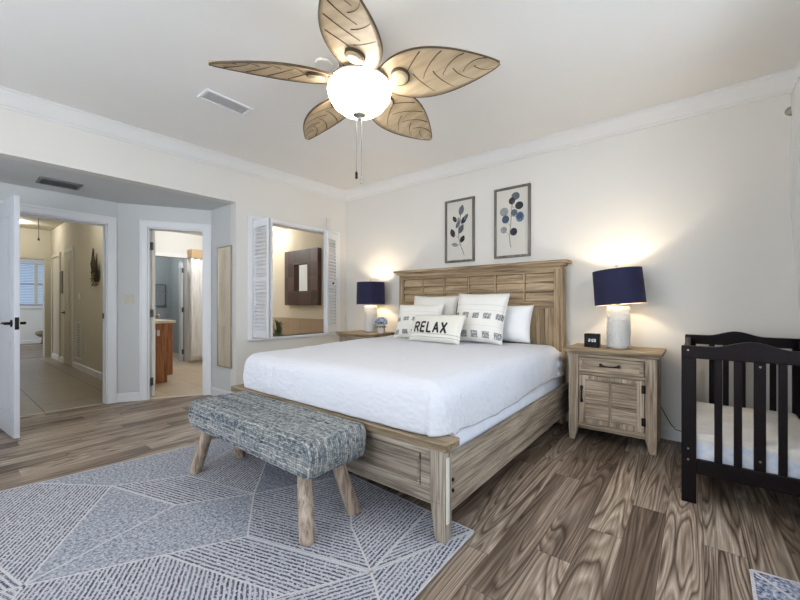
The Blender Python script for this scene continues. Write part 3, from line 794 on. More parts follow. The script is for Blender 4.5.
def stroke(pts, wd=.215):
    """pts in letter space mapped on the pillow's front; each segment a strip lying on the surface"""
    for (x0, y0), (x1, y1) in zip(pts, pts[1:]):
        n = 8; dx, dy = x1-x0, y1-y0; L = math.hypot(dx, dy); ex, ey = -dy/L*wd/2, dx/L*wd/2
        ox, oy = dx/L*wd*.25, dy/L*wd*.25
        x0_, y0_, x1_, y1_ = x0-ox, y0-oy, x1+ox, y1+oy
        rows = []
        for i in range(n+1):
            f = i/n; r = []
            for s in (-1, -.33, .33, 1):
                lx, ly = x0_+(x1_-x0_)*f+ex*s, y0_+(y1_-y0_)*f+ey*s
                X = ORG[0]+lx*LH; Z = ORG[1]+ly*LH
                u, v = 2*X/rw, 2*Z/rh
                _, th, _ = pillow_pt(u, v, rw, rh, rt)
                nz = noise.noise(Vector((X*7+41, Z*7, -1)))*.008 + noise.noise(Vector((X*18+41, Z*18, -1)))*.004
                r.append(b.verts.new((X, -(th+nz)-.0045, Z)))
            rows.append(r)
        for A, Bq in zip(rows, rows[1:]):
            for k in range(3): b.faces.new((A[k], A[k+1], Bq[k+1], Bq[k]))
LH = .092
letters = {'R': ([[(0, 0), (0, 1)], [(0, 1), (.38, 1), (.56, .9), (.60, .75), (.54, .58), (.38, .5), (0, .5)], [(.30, .5), (.62, 0)]], .62),
           'E': ([[(.5, 0), (0, 0), (0, 1), (.52, 1)], [(0, .52), (.44, .52)]], .52), 'L': ([[(0, 1), (0, 0), (.5, 0)]], .5),
           'A': ([[(0, 0), (.32, 1), (.64, 0)], [(.12, .34), (.52, .34)]], .64), 'X': ([[(0, 0), (.6, 1)], [(0, 1), (.6, 0)]], .6)}
xc = -.215
for ch in 'RELAX':
    ls, wd_ = letters[ch]; ORG = (xc, -.058)
    for l in ls: stroke([(p[0]*.92, p[1]) for p in l])
    xc += wd_*.92*LH + .033
obj('lettering', b, plain('black_print', (34, 34, 38), .8), rp, world=False)

# ------------------------------------------------------------ bench
def weave_mat():
    m = MT('woven_yarn_blue_grey', .95)
    tc = m.n('ShaderNodeTexCoord'); p = m.n('ShaderNodeSeparateXYZ', i_0=tc.outputs['Object']); ge = m.n('ShaderNodeSeparateXYZ', i_0=tc.outputs['Normal'])
    side = m.math('GREATER_THAN', m.math('ABSOLUTE', ge.outputs[1]), .75); end = m.math('GREATER_THAN', m.math('ABSOLUTE', ge.outputs[0]), .75)
    wob = m.n('ShaderNodeTexNoise', i_Vector=tc.outputs['Object'], i_Scale=14.0, i_Detail=2.0).outputs[0]
    r = m.math('ADD', m.math('ADD', p.outputs[1], m.math('MULTIPLY', p.outputs[2], side)), m.math('MULTIPLY', wob, .022))
    al = m.math('ADD', p.outputs[0], m.math('MULTIPLY', p.outputs[2], end))
    row = m.math('DIVIDE', r, .0115); ir = m.math('FLOOR', row); fr = m.math('FRACT', row)
    rv = m.n('ShaderNodeTexWhiteNoise', noise_dimensions='1D', i_W=ir).outputs[0]
    cv = m.n('ShaderNodeCombineXYZ', i_0=m.math('MULTIPLY', al, 40.0), i_1=m.math('MULTIPLY', ir, 7.3)).outputs[0]
    nn = m.n('ShaderNodeTexNoise', i_Vector=cv, i_Scale=1.0, i_Detail=3.0, i_Roughness=.7).outputs[0]
    cv2 = m.n('ShaderNodeCombineXYZ', i_0=m.math('MULTIPLY', al, 3.0), i_1=m.math('MULTIPLY', r, 22.0)).outputs[0]
    n3 = m.n('ShaderNodeTexNoise', i_Vector=cv2, i_Scale=1.0, i_Detail=2.0).outputs[0]
    f = m.math('ADD', m.math('ADD', m.math('MULTIPLY', rv, .10), m.math('MULTIPLY', nn, .74)), m.math('MULTIPLY', n3, .22))
    c = m.ramp(f, [(.36, lin((70, 80, 98))), (.45, lin((124, 136, 146))), (.52, lin((168, 175, 177))), (.59, lin((206, 206, 201))), (.70, lin((230, 228, 220)))])
    h1 = m.math('SINE', m.math('MULTIPLY', fr, PI))
    h2 = m.math('ABSOLUTE', m.math('SINE', m.math('ADD', m.math('MULTIPLY', al, PI/.0125), m.math('MULTIPLY', rv, 6.0))))
    h = m.math('MULTIPLY', h1, m.math('ADD', .35, m.math('MULTIPLY', h2, .65)))
    c = m.mix(.8, c, m.ramp(h, [(.05, (.30, .32, .36, 1)), (.55, (1, 1, 1, 1))]), 'MULTIPLY')
    m.color(c); m.bump(h, 1.0, .010)
    return m.m
bench = thing('bench', 'low bench with woven blue-grey yarn seat and splayed wooden legs at the bed foot', 'bench', (-1.98, 1.22, .012))
b = nb()
def db(p, N, side): 
    d = .004*fbm(p, 9) + .003*noise.noise(Vector((p.x*60, p.y*110, p.z*110)))
    return d + .010*(1-((side-.4)*2)**2 if side > 0 else 0)
rounded_body(b, -2.535, -1.325, 1.022, 1.393, .03, .325, .488, .028, n=420, disp=db, nside=9, nin=16, open_bottom=False)
obj('seat', b, weave_mat(), bench, smooth=True)
b = nb(); bx(b, -2.54, -1.43, 1.07, 1.35, .295, .32); obj('seat_base', b, legwood, bench)
for xt, yt, xb, yb in ((-1.47, 1.115, -1.385, 1.065), (-1.455, 1.305, -1.395, 1.372), (-2.46, 1.115, -2.535, 1.065), (-2.47, 1.305, -2.55, 1.372)):
    b = nb(); tube(b, [(xt, yt, .30), (xt*.5+xb*.5, yt*.5+yb*.5, .156), (xb, yb, .020), (xb, yb, .0135)], [.034, .036, .036, .032], 20)
    obj('leg', b, legwood, bench, smooth=False, bevel=.003)

# ------------------------------------------------------------ nightstands
def nightstand(loc, rz, label):
    t = thing('nightstand', label, 'nightstand', loc, rz)
    def o(name, b, m, p=t, **k): return obj(name, b, m, p, world=False, **k)
    # local: x -.33..+.33, y 0 (front) .. .42 (back)
    for s in (-1, 1):
        for yy in (0, .36):
            b = nb(); x0, x1 = (.228, .30) if s > 0 else (-.30, -.228)
            xo = .30*s
            bx(b, x0, x1, yy, yy+.055, .10, .70)
            slab(b, [(x0, yy, .10), (x1, yy, .10), (x1-.004, yy, 0), (x0+.026, yy, 0)] if s > 0 else
                 [(x0, yy, .10), (x1, yy, .10), (x1-.026, yy, 0), (x0+.004, yy, 0)], (0, .055, 0))
            o('leg', b, nsw_z, bevel=.003)
    b = nb(); bx(b, -.24, .24, .008, .05, .10, .145); bx(b, -.24, .24, .008, .05, .535, .555); bx(b, -.24, .24, .008, .05, .675, .70)
    bx(b, -.27, -.235, .04, .38, .13, .70); bx(b, .235, .27, .04, .38, .13, .70); bx(b, -.24, .24, .39, .405, .13, .70); bx(b, -.24, .24, .04, .39, .13, .145)
    o('body', b, nsw_x, bevel=.002)
    b = nb(); bx(b, -.335, .335, -.035, .425, .718, .742); bx(b, -.318, .318, -.018, .42, .698, .72); o('top', b, capwood_x, bevel=.005)
    b = nb(); bx(b, -.222, .222, -.004, .03, .56, .67)
    dr = o('drawer', b, nsw_x, bevel=.002)
    b = nb()
    for a in ((-.222, .222, .560, .582), (-.222, .222, .648, .670), (-.222, -.192, .582, .648), (.192, .222, .582, .648)): bx(b, a[0], a[1], -.014, -.002, a[2], a[3])
    o('drawer_molding', b, nsw_x, dr, bevel=.006)
    b = nb(); tube(b, [(-.062, -.03, .622), (-.03, -.034, .617), (0, -.035, .616), (.03, -.034, .617), (.062, -.03, .622)], [.010, .006, .005, .006, .010], 10)
    for s in (-1, 1): bx(b, s*.062-.008, s*.062+.008, -.03, -.004, .610, .634)
    o('handle', b, black_metal, dr)
    b = nb(); bx(b, -.222, .222, .004, .02, .15, .53); dd = o('door', b, nsw_x)
    b = nb()
    for a in ((-.222, -.175, .15, .53), (.175, .222, .15, .53), (-.175, .175, .15, .185), (-.175, .175, .50, .53), (-.010, .010, .19, .49)): bx(b, a[0], a[1], -.006, .006, a[2], a[3])
    o('door_stile', b, nsw_z, dd, bevel=.002)
    b = nb()
    for x0, x1 in ((-.175, -.010), (.010, .175)):
        for k in range(5):
            z0 = .187+k*.0630; slab(b, [(x0, -.002, z0), (x0, .006, z0+.059), (x0, .012, z0+.059), (x0, .012, z0)], (x1-x0, 0, 0))
    o('door_slats', b, nsw_x, dd, bevel=.002)
    b = nb(); xh = -.198; tube(b, [(xh, -.022, .43), (xh, -.028, .40), (xh, -.028, .36), (xh, -.022, .33)], [.010, .006, .006, .010], 10)
    bx(b, xh-.009, xh+.009, -.024, -.004, .425, .445); bx(b, xh-.009, xh+.009, -.024, -.004, .315, .335); o('handle', b, black_metal, dd)
    for z in (.20, .44):
        b = nb(); tube(b, [(.226, -.008, z), (.226, -.008, z+.06)], .006, 8); bx(b, .205, .222, -.009, -.005, z, z+.06); o('hinge', b, black_metal, dd)
    return t
nightstand((-.515, 3.262, 0), 0, 'weathered wood nightstand with drawer and louvered door, right of the bed')
nightstand((-3.285, 3.262, 0), 0, 'wooden nightstand in the corner left of the bed, only its top showing')

# ------------------------------------------------------------ lamps
ceramic = plain('white_textured_ceramic', (206, 206, 204), .35, noise_amt=.02, ns=20)
navy = plain('navy_lampshade_cloth', (24, 25, 60), .8, noise_amt=.08, ns=3, bump=.3, bs=300)
shade_in = plain('lampshade_lining', (236, 222, 190), .7)
bulb_m = MT('warm_bulb', .4); bulb_m.b.inputs['Emission Color'].default_value = (1, .78, .5, 1); bulb_m.b.inputs['Emission Strength'].default_value = 12; bulb_m = bulb_m.m
def table_lamp(loc, label, tilt=0, scale=1.0, power=20):
    t = thing('table_lamp', label, 'lamp', loc)
    def o(name, b, m, p=t, **k): return obj(name, b, m, p, world=False, **k)
    b = nb(); lathe(b, [(0, 0), (.088, 0), (.09, .006), (.088, .012), (0, .012)], seg=48); o('foot_plate', b, nickel)
    b = nb(); lathe(b, [(0, .012), (.074, .012), (.079, .018), (.079, .33), (.074, .338), (0, .338)], seg=48)
    rnd = random.Random(5)
    for k in range(17):
        for j in range(30):
            if rnd.random() < .72:
                a = 2*PI*(j+.5*(k % 2))/30 + rnd.uniform(-.03, .03); z = .032+k*.0178; s = rnd.uniform(.008, .013); d = rnd.uniform(.008, .018)
                ob(b, (cos(a)*.079, sin(a)*.079, z), (d, s*1.1, s), Matrix.Rotation(a, 3, 'Z') @ Matrix.Rotation(rnd.uniform(-.3, .3), 3, 'X'))
    o('base', b, ceramic)
    b = nb(); tube(b, [(0, 0, .335), (0, 0, .43)], .012, 12); o('socket', b, nickel)
    b = nb(); lathe(b, [(0, .425), (.014, .43), (.03, .46), (.03, .48), (.018, .502), (0, .51)], seg=20); bb = o('bulb', b, bulb_m, smooth=True)
    M = Matrix.Translation((0, 0, .495)) @ Matrix.Rotation(tilt, 4, 'Y') @ Matrix.Translation((0, 0, -.495))
    b = nb(); R0, R1 = .181, .176
    lathe(b, [(R0, .355), (R1, .635), (R1-.004, .635), (R0-.004, .355), (R0, .355)], seg=64)
    b.transform(M); sh = o('lamp_shade', b, [navy, shade_in])
    for p in sh.data.polygons:
        if p.center.to_2d().length < (R0+R1)/2 + .002 and p.normal.dot(Vector((p.center.x, p.center.y, 0))) < 0: p.material_index = 1
    b = nb(); tube(b, [(0, 0, .60), (0, 0, .655)], .006, 8); tube(b, [(-R1, 0, .60), (R1, 0, .60)], .002, 6); tube(b, [(0, -R1, .60), (0, R1, .60)], .002, 6)
    lathe(b, [(0, .655), (.012, .66), (.012, .67), (0, .68)], seg=16)
    for s in (-1, 1): tube(b, [(s*.012, 0, .42), (s*.055, 0, .46), (s*.055, 0, .54), (0, 0, .60)], .002, 6)
    b.transform(M); o('finial', b, nickel)
    l = point('lamp_light', (loc[0], loc[1], loc[2]+.50), power, (1, .86, .68), .035)
    return t
table_lamp((-.487, 3.46, .742), 'navy drum lamp on the right nightstand with a white textured cylinder base', rad(-5))
table_lamp((-3.245, 3.49, .742), 'navy drum lamp on the corner nightstand left of the bed', 0)

# clock
ck = thing('alarm_clock', 'small black cube clock beside the right table lamp', 'clock', (-.665, 3.41, .742))
b = nb(); bx(b, -.725, -.61, 3.38, 3.44, .743, .855); obj('case', b, plain('clock_black', (10, 10, 12), .4, Specular_IOR_Level=.15), ck, bevel=.006)
b = nb()
def seg7(b, x, z, s, on, y=3.3788):
    w, h, t = .5*s, s, .11*s
    S = {'a': (x, x+w, z+h-t, z+h), 'g': (x, x+w, z+h/2-t/2, z+h/2+t/2), 'd': (x, x+w, z, z+t), 'f': (x, x+t, z+h/2, z+h), 'b': (x+w-t, x+w, z+h/2, z+h), 'e': (x, x+t, z, z+h/2), 'c': (x+w-t, x+w, z, z+h/2)}
    for k in on: q = S[k]; bx(b, q[0], q[1], y, y+.001, q[2], q[3])
for i, on in enumerate(('abged', 'abcdef', 'abcdef')): seg7(b, -.690+i*.018+(.006 if i else 0), .79, .022, on)
bx(b, -.674, -.6715, 3.3788, 3.3798, .795, .798); bx(b, -.674, -.6715, 3.3788, 3.3798, .804, .807)
dm_ = MT('clock_digits'); dm_.b.inputs['Emission Color'].default_value = (.8, .85, .9, 1); dm_.b.inputs['Emission Strength'].default_value = .6
obj('digits', b, dm_.m, ck)

# flower pot on the left nightstand
fp = thing('flower_pot', 'small white pot of pale blue flowers beside the left lamp', 'potted plant', (-3.005, 3.42, .742))
b = nb(); lathe(b, [(0, 0), (.038, 0), (.044, .01), (.046, .105), (.040, .105), (.038, .09), (0, .09)], (-3.005, 3.42, .743), 28); obj('pot', b, plain('pot_glaze', (216, 206, 196), .4), fp, smooth=False)
b = nb(); rnd = random.Random(2)
for k in range(60):
    a = rnd.uniform(0, 2*PI); e = rnd.uniform(-.35, 1.5); r = .060; c = Vector((-3.005+r*cos(a)*cos(e), 3.42+r*sin(a)*cos(e), .872+.052*sin(e)))
    for j in range(4):
        aa = j*PI/2+k; d = Vector((cos(aa), sin(aa), .3))*.014
        bmesh.ops.create_icosphere(b, subdivisions=1, radius=.011, matrix=Matrix.Translation(c+d))
hy = MT('blue_hydrangea', .8); hy.color(hy.ramp(hy.n('ShaderNodeTexVoronoi', i_Vector=hy.coord('Object'), i_Scale=48.0).outputs[1], [(.2, lin((84, 108, 158))), (.5, lin((150, 168, 200))), (.8, lin((206, 214, 226)))])); hy = hy.m
obj('blossoms', b, hy, fp, smooth=False)
b = nb()
for k in range(12):
    a = 2*PI*k/12; c = Vector((-3.005, 3.42, .845)); d = Vector((cos(a), sin(a), -.35)); n_ = Vector((-sin(a), cos(a), 0))
    slab(b, [c+d*.02, c+d*.05+n_*.016, c+d*.075+Vector((0, 0, -.010)), c+d*.05-n_*.016], (0, 0, .002))
obj('leaves', b, plain('hydrangea_leaf', (60, 92, 76), .6), fp)

# ------------------------------------------------------------ framed prints
frame_m = wood('grey_wood_frame', (84, 80, 76), (112, 108, 104), (134, 130, 124), 2)
paper_m = plain('print_paper', (206, 203, 194), .8, noise_amt=.03, ns=4)
inks = {k: plain('ink_'+k, c, .85, noise_amt=.35, ns=70) for k, c in dict(black=(48, 50, 58), slate=(92, 98, 108), grey=(140, 142, 142), blue=(66, 80, 106), sky=(100, 120, 146), stem=(128, 116, 100)).items()}
def picture(x0, x1, z0, z1, label, leaves, stem):
    t = thing('framed_print', label, 'picture', ((x0+x1)/2, 3.73, z0))
    b = nb(); f = .022
    for a in ((x0, x1, z0, z0+f), (x0, x1, z1-f, z1), (x0, x0+f, z0+f, z1-f), (x1-f, x1, z0+f, z1-f)): bx(b, a[0], a[1], 3.695, 3.727, a[2], a[3])
    obj('frame', b, frame_m, t, bevel=.002)
    pr = obj('print', B(x0+f, x1-f, 3.715, 3.727, z0+f, z1-f), paper_m, t)
    W_, H_ = x1-x0, z1-z0
    b = nb(); pts = [(x0+u*W_, 3.7135, z0+v*H_) for u, v in stem]
    tube(b, pts, .0028, 6)
    for u, v, a, L, wd, col in leaves:
        uu = min(stem, key=lambda s: abs(s[1]-(v-.05))); tube(b, [(x0+uu[0]*W_, 3.7135, z0+uu[1]*H_), (x0+u*W_, 3.7135, z0+v*H_)], .0016, 6)
    obj('painted_stem', b, inks['stem'], pr)
    for i, (u, v, a, L, wd, col) in enumerate(leaves):
        b = nb(); c = Vector((x0+u*W_, 3.7125-.0003*i, z0+v*H_)); L, wd = (L*1.25, wd*1.45) if wd < .06 else (L, wd); d = Vector((cos(rad(a)), 0, sin(rad(a)))); n_ = Vector((-d.z, 0, d.x)); P_ = []
        for k in range(20):
            th = 2*PI*k/20; px, py = cos(th)*L/2, sin(th)*wd/2*(1 if wd > .8*L else (1-abs(cos(th))**3))
            P_.append(c + d*px + n_*py)
        slab(b, P_, (0, .0006, 0)); obj('painted_leaf', b, inks[col], pr)
picture(-2.27, -1.90, 1.575, 2.285, 'grey-framed print of a slender dark-leafed branch, left above the headboard',
        [(.56, .82, 75, .105, .045, 'slate'), (.33, .69, 120, .07, .032, 'black'), (.48, .66, 100, .07, .034, 'grey'), (.44, .60, 60, .08, .03, 'slate'), (.65, .66, 55, .09, .04, 'black'),
         (.72, .70, 55, .07, .03, 'slate'), (.55, .52, 60, .10, .042, 'slate'), (.26, .47, 110, .09, .042, 'black'), (.60, .36, 60, .075, .038, 'black'), (.34, .28, 165, .08, .03, 'grey')],
        [(.66, .10), (.60, .18), (.52, .28), (.47, .38), (.46, .50), (.50, .62), (.54, .76)])
picture(-1.665, -1.285, 1.58, 2.305, 'grey-framed print of a branch with round blue leaves, right above the headboard',
        [(.60, .86, 0, .088, .080, 'slate'), (.50, .80, 0, .068, .072, 'black'), (.70, .72, 0, .085, .080, 'black'), (.28, .66, 0, .092, .088, 'grey'), (.56, .63, 0, .072, .070, 'slate'),
         (.32, .55, 0, .078, .084, 'blue'), (.72, .56, 0, .085, .105, 'sky'), (.72, .57, 0, .06, .07, 'blue'), (.27, .40, 0, .068, .070, 'grey'), (.55, .36, 0, .075, .080, 'black')],
        [(.47, .14), (.44, .22), (.43, .32), (.46, .44), (.48, .58), (.49, .70), (.54, .80)])
#NEXT2
# ------------------------------------------------------------ ceiling fan
FC = Vector((-1.55, 1.57, 0))
fan = thing('ceiling_fan', 'ceiling fan with five carved leaf-shaped blades and a glowing bowl light', 'ceiling fan', (FC.x, FC.y, CZ))
bronze = plain('fan_housing_bronze', (134, 112, 84), .4, .5, .08)
def blade_mat():
    m = MT('carved_wood_leaf', .5)
    n = m.n('ShaderNodeTexNoise', i_Vector=m.coord('Object', (2, 14, 14)), i_Scale=1.6, i_Detail=4.0).outputs[0]
    m.color(m.ramp(n, [(.3, lin((160, 140, 110))), (.7, lin((192, 172, 142)))]))
    return m.m
bl = blade_mat(); vein_m = plain('blade_vein_dark', (78, 60, 40), .6)
edge_m = plain('blade_dark_edge', (92, 74, 50), .6)
b = nb(); lathe(b, [(0, 2.70), (.075, 2.70), (.07, 2.66), (.03, 2.64), (.018, 2.63), (.018, 2.585), (.06, 2.58), (.105, 2.56), (.12, 2.53), (.12, 2.46), (.10, 2.43), (.10, 2.405), (0, 2.405)], FC, 48)
obj('motor_housing', b, bronze, fan, smooth=False, bevel=.002)
b = nb(); lathe(b, [(.10, 2.405), (.176, 2.400), (.180, 2.392), (.176, 2.386), (.10, 2.395)], FC, 48); obj('light_fitter', b, nickel, fan)
bowl_m = MT('frosted_glowing_glass', .4); bowl_m.color((.95, .93, .9, 1)); bowl_m.b.inputs['Emission Color'].default_value = (1, .90, .76, 1); bowl_m.b.inputs['Emission Strength'].default_value = 20
b = nb(); lathe(b, [(.172, 2.392), (.184, 2.375), (.186, 2.35), (.176, 2.31), (.150, 2.27), (.110, 2.238), (.06, 2.222), (.0, 2.218)], FC, 56)
obj('bowl_shade', b, bowl_m.m, fan, smooth=True)
b = nb(); lathe(b, [(0, 2.222), (.036, 2.220), (.038, 2.212), (.026, 2.204), (.014, 2.198), (.012, 2.188), (.006, 2.180), (0, 2.178)], FC, 28); obj('bowl_finial', b, nickel, fan, smooth=True)
for dx, z1, mt in ((-.018, 1.85, black_metal), (.012, 1.815, nickel)):
    b = nb(); x, y = FC.x+dx, FC.y+dx*.4; tube(b, [(x, y, 2.20), (x, y, z1+.03)], .0022, 6)
    for k in range(12): bmesh.ops.create_icosphere(b, subdivisions=1, radius=.0034, matrix=Matrix.Translation((x, y, 2.17-k*.028)))
    ch = obj('pull_chain', b, nickel, fan)
    b = nb(); lathe(b, [(0, z1-.012), (.008, z1-.008), (.007, z1+.01), (.0085, z1+.022), (.003, z1+.034), (0, z1+.036)], (x, y, 0), 14); obj('chain_pull', b, mt, ch, smooth=True)
BL0, BL1 = .115, .80
def bw(t):   # half width along the blade, leaf shaped with a drawn-out tip
    return .150*(sin(PI*t**.82)**.74)*(1-.22*t*t) + .014*(1-t) + .005
def blade_pt(t, s):
    """t 0..1 along, s -1..1 across: local x radial, y across, z up"""
    x = BL0 + (BL1-BL0)*t; w = bw(t); y = s*w - .010*t**4
    z = -.018*t - .028*(t*t) - .018*s*s*(1-t*.3) + .0
    return x, y, z
for k in range(5):
    ang = rad(22+72*k)
    b = nb(); NT, NS = 36, 10; th = .009; G = {}
    for i in range(NT+1):
        for j in range(NS+1):
            x, y, z = blade_pt(i/NT, -1+2*j/NS)
            G[0, i, j] = b.verts.new((x, y, z)); G[1, i, j] = b.verts.new((x, y, z+th))
    for i in range(NT):
        for j in range(NS):
            b.faces.new((G[0, i, j], G[0, i, j+1], G[0, i+1, j+1], G[0, i+1, j])); b.faces.new((G[1, i, j], G[1, i+1, j], G[1, i+1, j+1], G[1, i, j+1]))
    for i in range(NT):
        for j in (0, NS): 
            f = b.faces.new((G[0, i, j], G[0, i+1, j], G[1, i+1, j], G[1, i, j])); f.material_index = 1
    for j in range(NS):
        for i in (0, NT): b.faces.new((G[0, i, j], G[0, i, j+1], G[1, i, j+1], G[1, i, j]))
    def vein(ts, r0, r1):
        nonlocal_pts = []
        for t_, s_ in ts: x, y, z = blade_pt(t_, s_); nonlocal_pts.append((x, y, z-.0006))
        nf = len(b.faces); tube(b, nonlocal_pts, [r0+(r1-r0)*q/(len(ts)-1) for q in range(len(ts))], 6)
        b.faces.ensure_lookup_table()
        for f in b.faces[nf:]: f.material_index = 2
    # midrib carved as offset arcs, side veins branching off
    for q in range(4):
        t0 = .22+.165*q
        vein([(t0+.19*f**1.3, .25-1.1*f) for f in [i/9 for i in range(10)]], .0012, .0034)
        vein([(t0+.09+.15*f**1.4, .0+.82*f) for f in [i/9 for i in range(10)]], .0026, .001)
    # dark rim along the outline
    for s_ in (-1, 1): vein([(q/30, s_*.985) for q in range(31)], .0026, .0026)
    M = Matrix.Rotation(ang, 4, 'Z') @ Matrix.Rotation(rad(-17), 4, 'X')
    b.transform(Matrix.Translation((0, 0, -.292)) @ M)
    bo = obj('blade', b, [bl, edge_m, vein_m], fan, smooth=True, world=False)
    b = nb(); lathe(b, [(0, -.026), (.036, -.024), (.047, -.016), (.049, 0), (.049, .004), (0, .004)], (.250, 0, -.010), 28)
    nf = len(b.faces); lathe(b, [(.048, -.012), (.056, -.010), (.056, .004), (.048, .004)], (.250, 0, -.010), 28)
    b.faces.ensure_lookup_table()
    for f in b.faces[nf:]: f.material_index = 1
    b.transform(Matrix.Translation((0, 0, -.292)) @ M)
    obj('medallion', b, [plain('medallion_cream', (188, 172, 142), .45) if k == 0 else bpy.data.materials['medallion_cream'], vein_m], bo, smooth=False, world=False)
    b = nb(); bx(b, .09, .26, -.014, .014, .006, .013)
    b.transform(Matrix.Translation((0, 0, -.292)) @ M)
    obj('blade_iron', b, bronze, bo, world=False)
point('fan_uplight', (FC.x, FC.y, 2.445), 24, (1, .92, .82), .15)

# ------------------------------------------------------------ vents, detector
def slatvent(name, label, x0, x1, y0, y1, z, n, long='y', dark=False, mat=None):
    t = thing(name, label, 'air vent', ((x0+x1)/2, (y0+y1)/2, z-.014)); m = mat or trim_m; f = .022
    b = nb()
    for a in ((x0, x1, y0, y0+f), (x0, x1, y1-f, y1), (x0, x0+f, y0+f, y1-f), (x1-f, x1, y0+f, y1-f)): bx(b, a[0], a[1], a[2], a[3], z-.014, z-.0005)
    obj('vent_frame', b, m, t, bevel=.002)
    obj('vent_backing', B(x0+f, x1-f, y0+f, y1-f, z-.003, z-.001), dark_slot if dark else bpy.data.materials['wall_paint'], t)
    b = nb()
    for k in range(n):
        c = x0+f+(x1-x0-2*f)*(k+.5)/n; v = bx(b, -.010, .010, y0+f, y1-f, -.001, .001)
        for q in v: p = Matrix.Rotation(rad(32 if not dark else 62), 3, 'Y') @ Vector((q.co.x, 0, q.co.z)); q.co = Vector((c+p.x, q.co.y, z-.009+p.z*.55))
    obj('vent_slats', b, m, t)
    return t
slatvent('ceiling_vent', 'white rectangular ceiling vent left of the fan', -3.00, -2.83, 1.27, 1.64, CZ, 7)
slatvent('ceiling_vent', 'dark-slotted vent in the low ceiling above the open doorway', -4.78, -4.55, .60, .90, SZ, 8, dark=True, mat=plain('vent_grey', (120, 120, 120), .6))
b = nb(); lathe(b, [(0, CZ-.014), (.05, CZ-.014), (.058, CZ-.010), (.060, CZ-.001), (0, CZ-.001)], (-1.93, 1.62, 0), 32)
tag(obj('smoke_detector', b, ceil_m, bevel=.003), 'round white smoke detector on the ceiling behind the left fan blade', 'smoke detector')

# ------------------------------------------------------------ crib
crib = thing('crib', 'dark espresso slatted crib against the wall at the right edge', 'crib', (.26, 3.1, 0))
def crib_end(y, sgn):
    yo = y
    e = obj('end_rail', (lambda b: b)(crib_top(y)), espresso, crib, bevel=.004)
    for x in (-.06, .512):
        b = nb(); bx(b, x, x+.066, y, y+.036, 0, .868); obj('post', b, espresso, crib, bevel=.005)
    obj('lower_rail', B(.006, .512, y+.006, y+.03, .165, .245), espresso, crib, bevel=.004)
    for x, w in ((.098, .033), (.176, .033), (.259, .046), (.342, .033), (.420, .033)):
        obj('slat', B(x-w/2, x+w/2, y+.011, y+.025, .24, .84 if abs(x-.259) < .1 else .81), espresso, crib, bevel=.003)
def crib_top(y):
    b = nb(); pts = []
    n = 30
    for i in range(n+1):
        x = -.058 + (.576+.0)*i/n; u = (i/n-.5)*2
        h = .868 + (.034*(cos(min(1, abs(u)/.55)*PI)+1)/2)
        pts.append((x, h))
    low = [(x, .800 if abs((i/n-.5)*2) > .0 else .80) for i, (x, h) in enumerate(pts)]
    poly = [(x, y-.002, z) for x, z in pts] + [(x, y-.002, z) for i, (x, z) in list(enumerate(low))[::-1]]
    slab(b, poly, (0, .04, 0)); return b
crib_end(2.61, 1); crib_end(3.58, -1)
for x in (-.052, .538):
    obj('side_rail', B(x, x+.028, 2.646, 3.58, .80, .850), espresso, crib, bevel=.004)
    obj('lower_rail', B(x, x+.028, 2.646, 3.58, .165, .23), espresso, crib, bevel=.004)
    for k in range(10):
        y = 2.70+k*.0905; obj('slat', B(x+.007, x+.021, y, y+.03, .22, .81), espresso, crib, bevel=.003)
b = nb()
for x, z in ((-.03, .845), (-.03, .30), (-.03, .24), (.259, .30), (.259, .78)): tube(b, [(x, 2.604, z), (x, 2.6105, z)], .005, 10)
obj('screw_cap', b, nickel, crib)
obj('mattress_support', B(-.02, .535, 2.65, 3.575, .195, .215), espresso, crib)
b = nb()
def dcm(p, N, side): return .004*fbm(p, 14) + .006*noise.noise(Vector((p.x*3, p.y*26, p.z*3)))*(1 if N.z > .6 else .3)
rounded_body(b, -.015, .53, 2.655, 3.568, .03, .218, .375, .03, n=240, disp=dcm, nside=6, nin=30, open_bottom=False)
def crib_sheet():
    m = MT('crib_sheet_white_and_blue', .85)
    sp = m.n('ShaderNodeSeparateXYZ', i_0=m.coord('Object')); n = m.n('ShaderNodeTexNoise', i_Vector=m.coord('Object'), i_Scale=22.0, i_Detail=3.0).outputs[0]
    side = m.ramp(m.math('ADD', sp.outputs[2], m.math('MULTIPLY', n, .05)), [(.125, (1, 1, 1, 1)), (.15, (0, 0, 0, 1))])
    blue = m.ramp(n, [(.4, lin((206, 218, 236))), (.6, lin((232, 234, 238)))])
    m.color(m.mix(side, lin((228, 222, 214)), blue)); m.bump(n, .3, .006); return m.m
tag(obj('crib_mattress', b, crib_sheet(), smooth=True), 'white-sheeted mattress inside the dark crib', 'mattress')

# ------------------------------------------------------------ curtain and rod
rod = thing('curtain_rod', 'bronze curtain rod over the right window with a round finial', 'curtain rod', (.50, 3.40, 2.34))
b = nb(); tube(b, [(.49, .4, 2.345), (.49, 3.40, 2.345)], .011, 14); obj('rod', b, bronze, rod)
b = nb(); lathe(b, [(.011, 0), (.016, .004), (.016, .010), (.009, .014), (.014, .02), (.027, .032), (.032, .046), (.027, .060), (.012, .072), (0, .076)], (.488, 3.40, 2.345), 24, Matrix.Rotation(-PI/2, 3, 'X')); obj('finial', b, nickel, rod, smooth=True)
b = nb(); bx(b, .50, .638, 3.345, 3.36, 2.32, 2.335); bx(b, .63, .64, 3.33, 3.375, 2.27, 2.36); tube(b, [(.50, 3.345, 2.343), (.50, 3.36, 2.343)], .018, 14); obj('bracket', b, bronze, rod)
cur_m = MT('white_curtain_cloth', .9); cur_m.color(lin((232, 230, 226))); cur_m.b.inputs['Subsurface Weight'].default_value = 0
_tr = cur_m.t.nodes.new('ShaderNodeBsdfTranslucent'); _tr.inputs[0].default_value = (.8, .8, .78, 1)
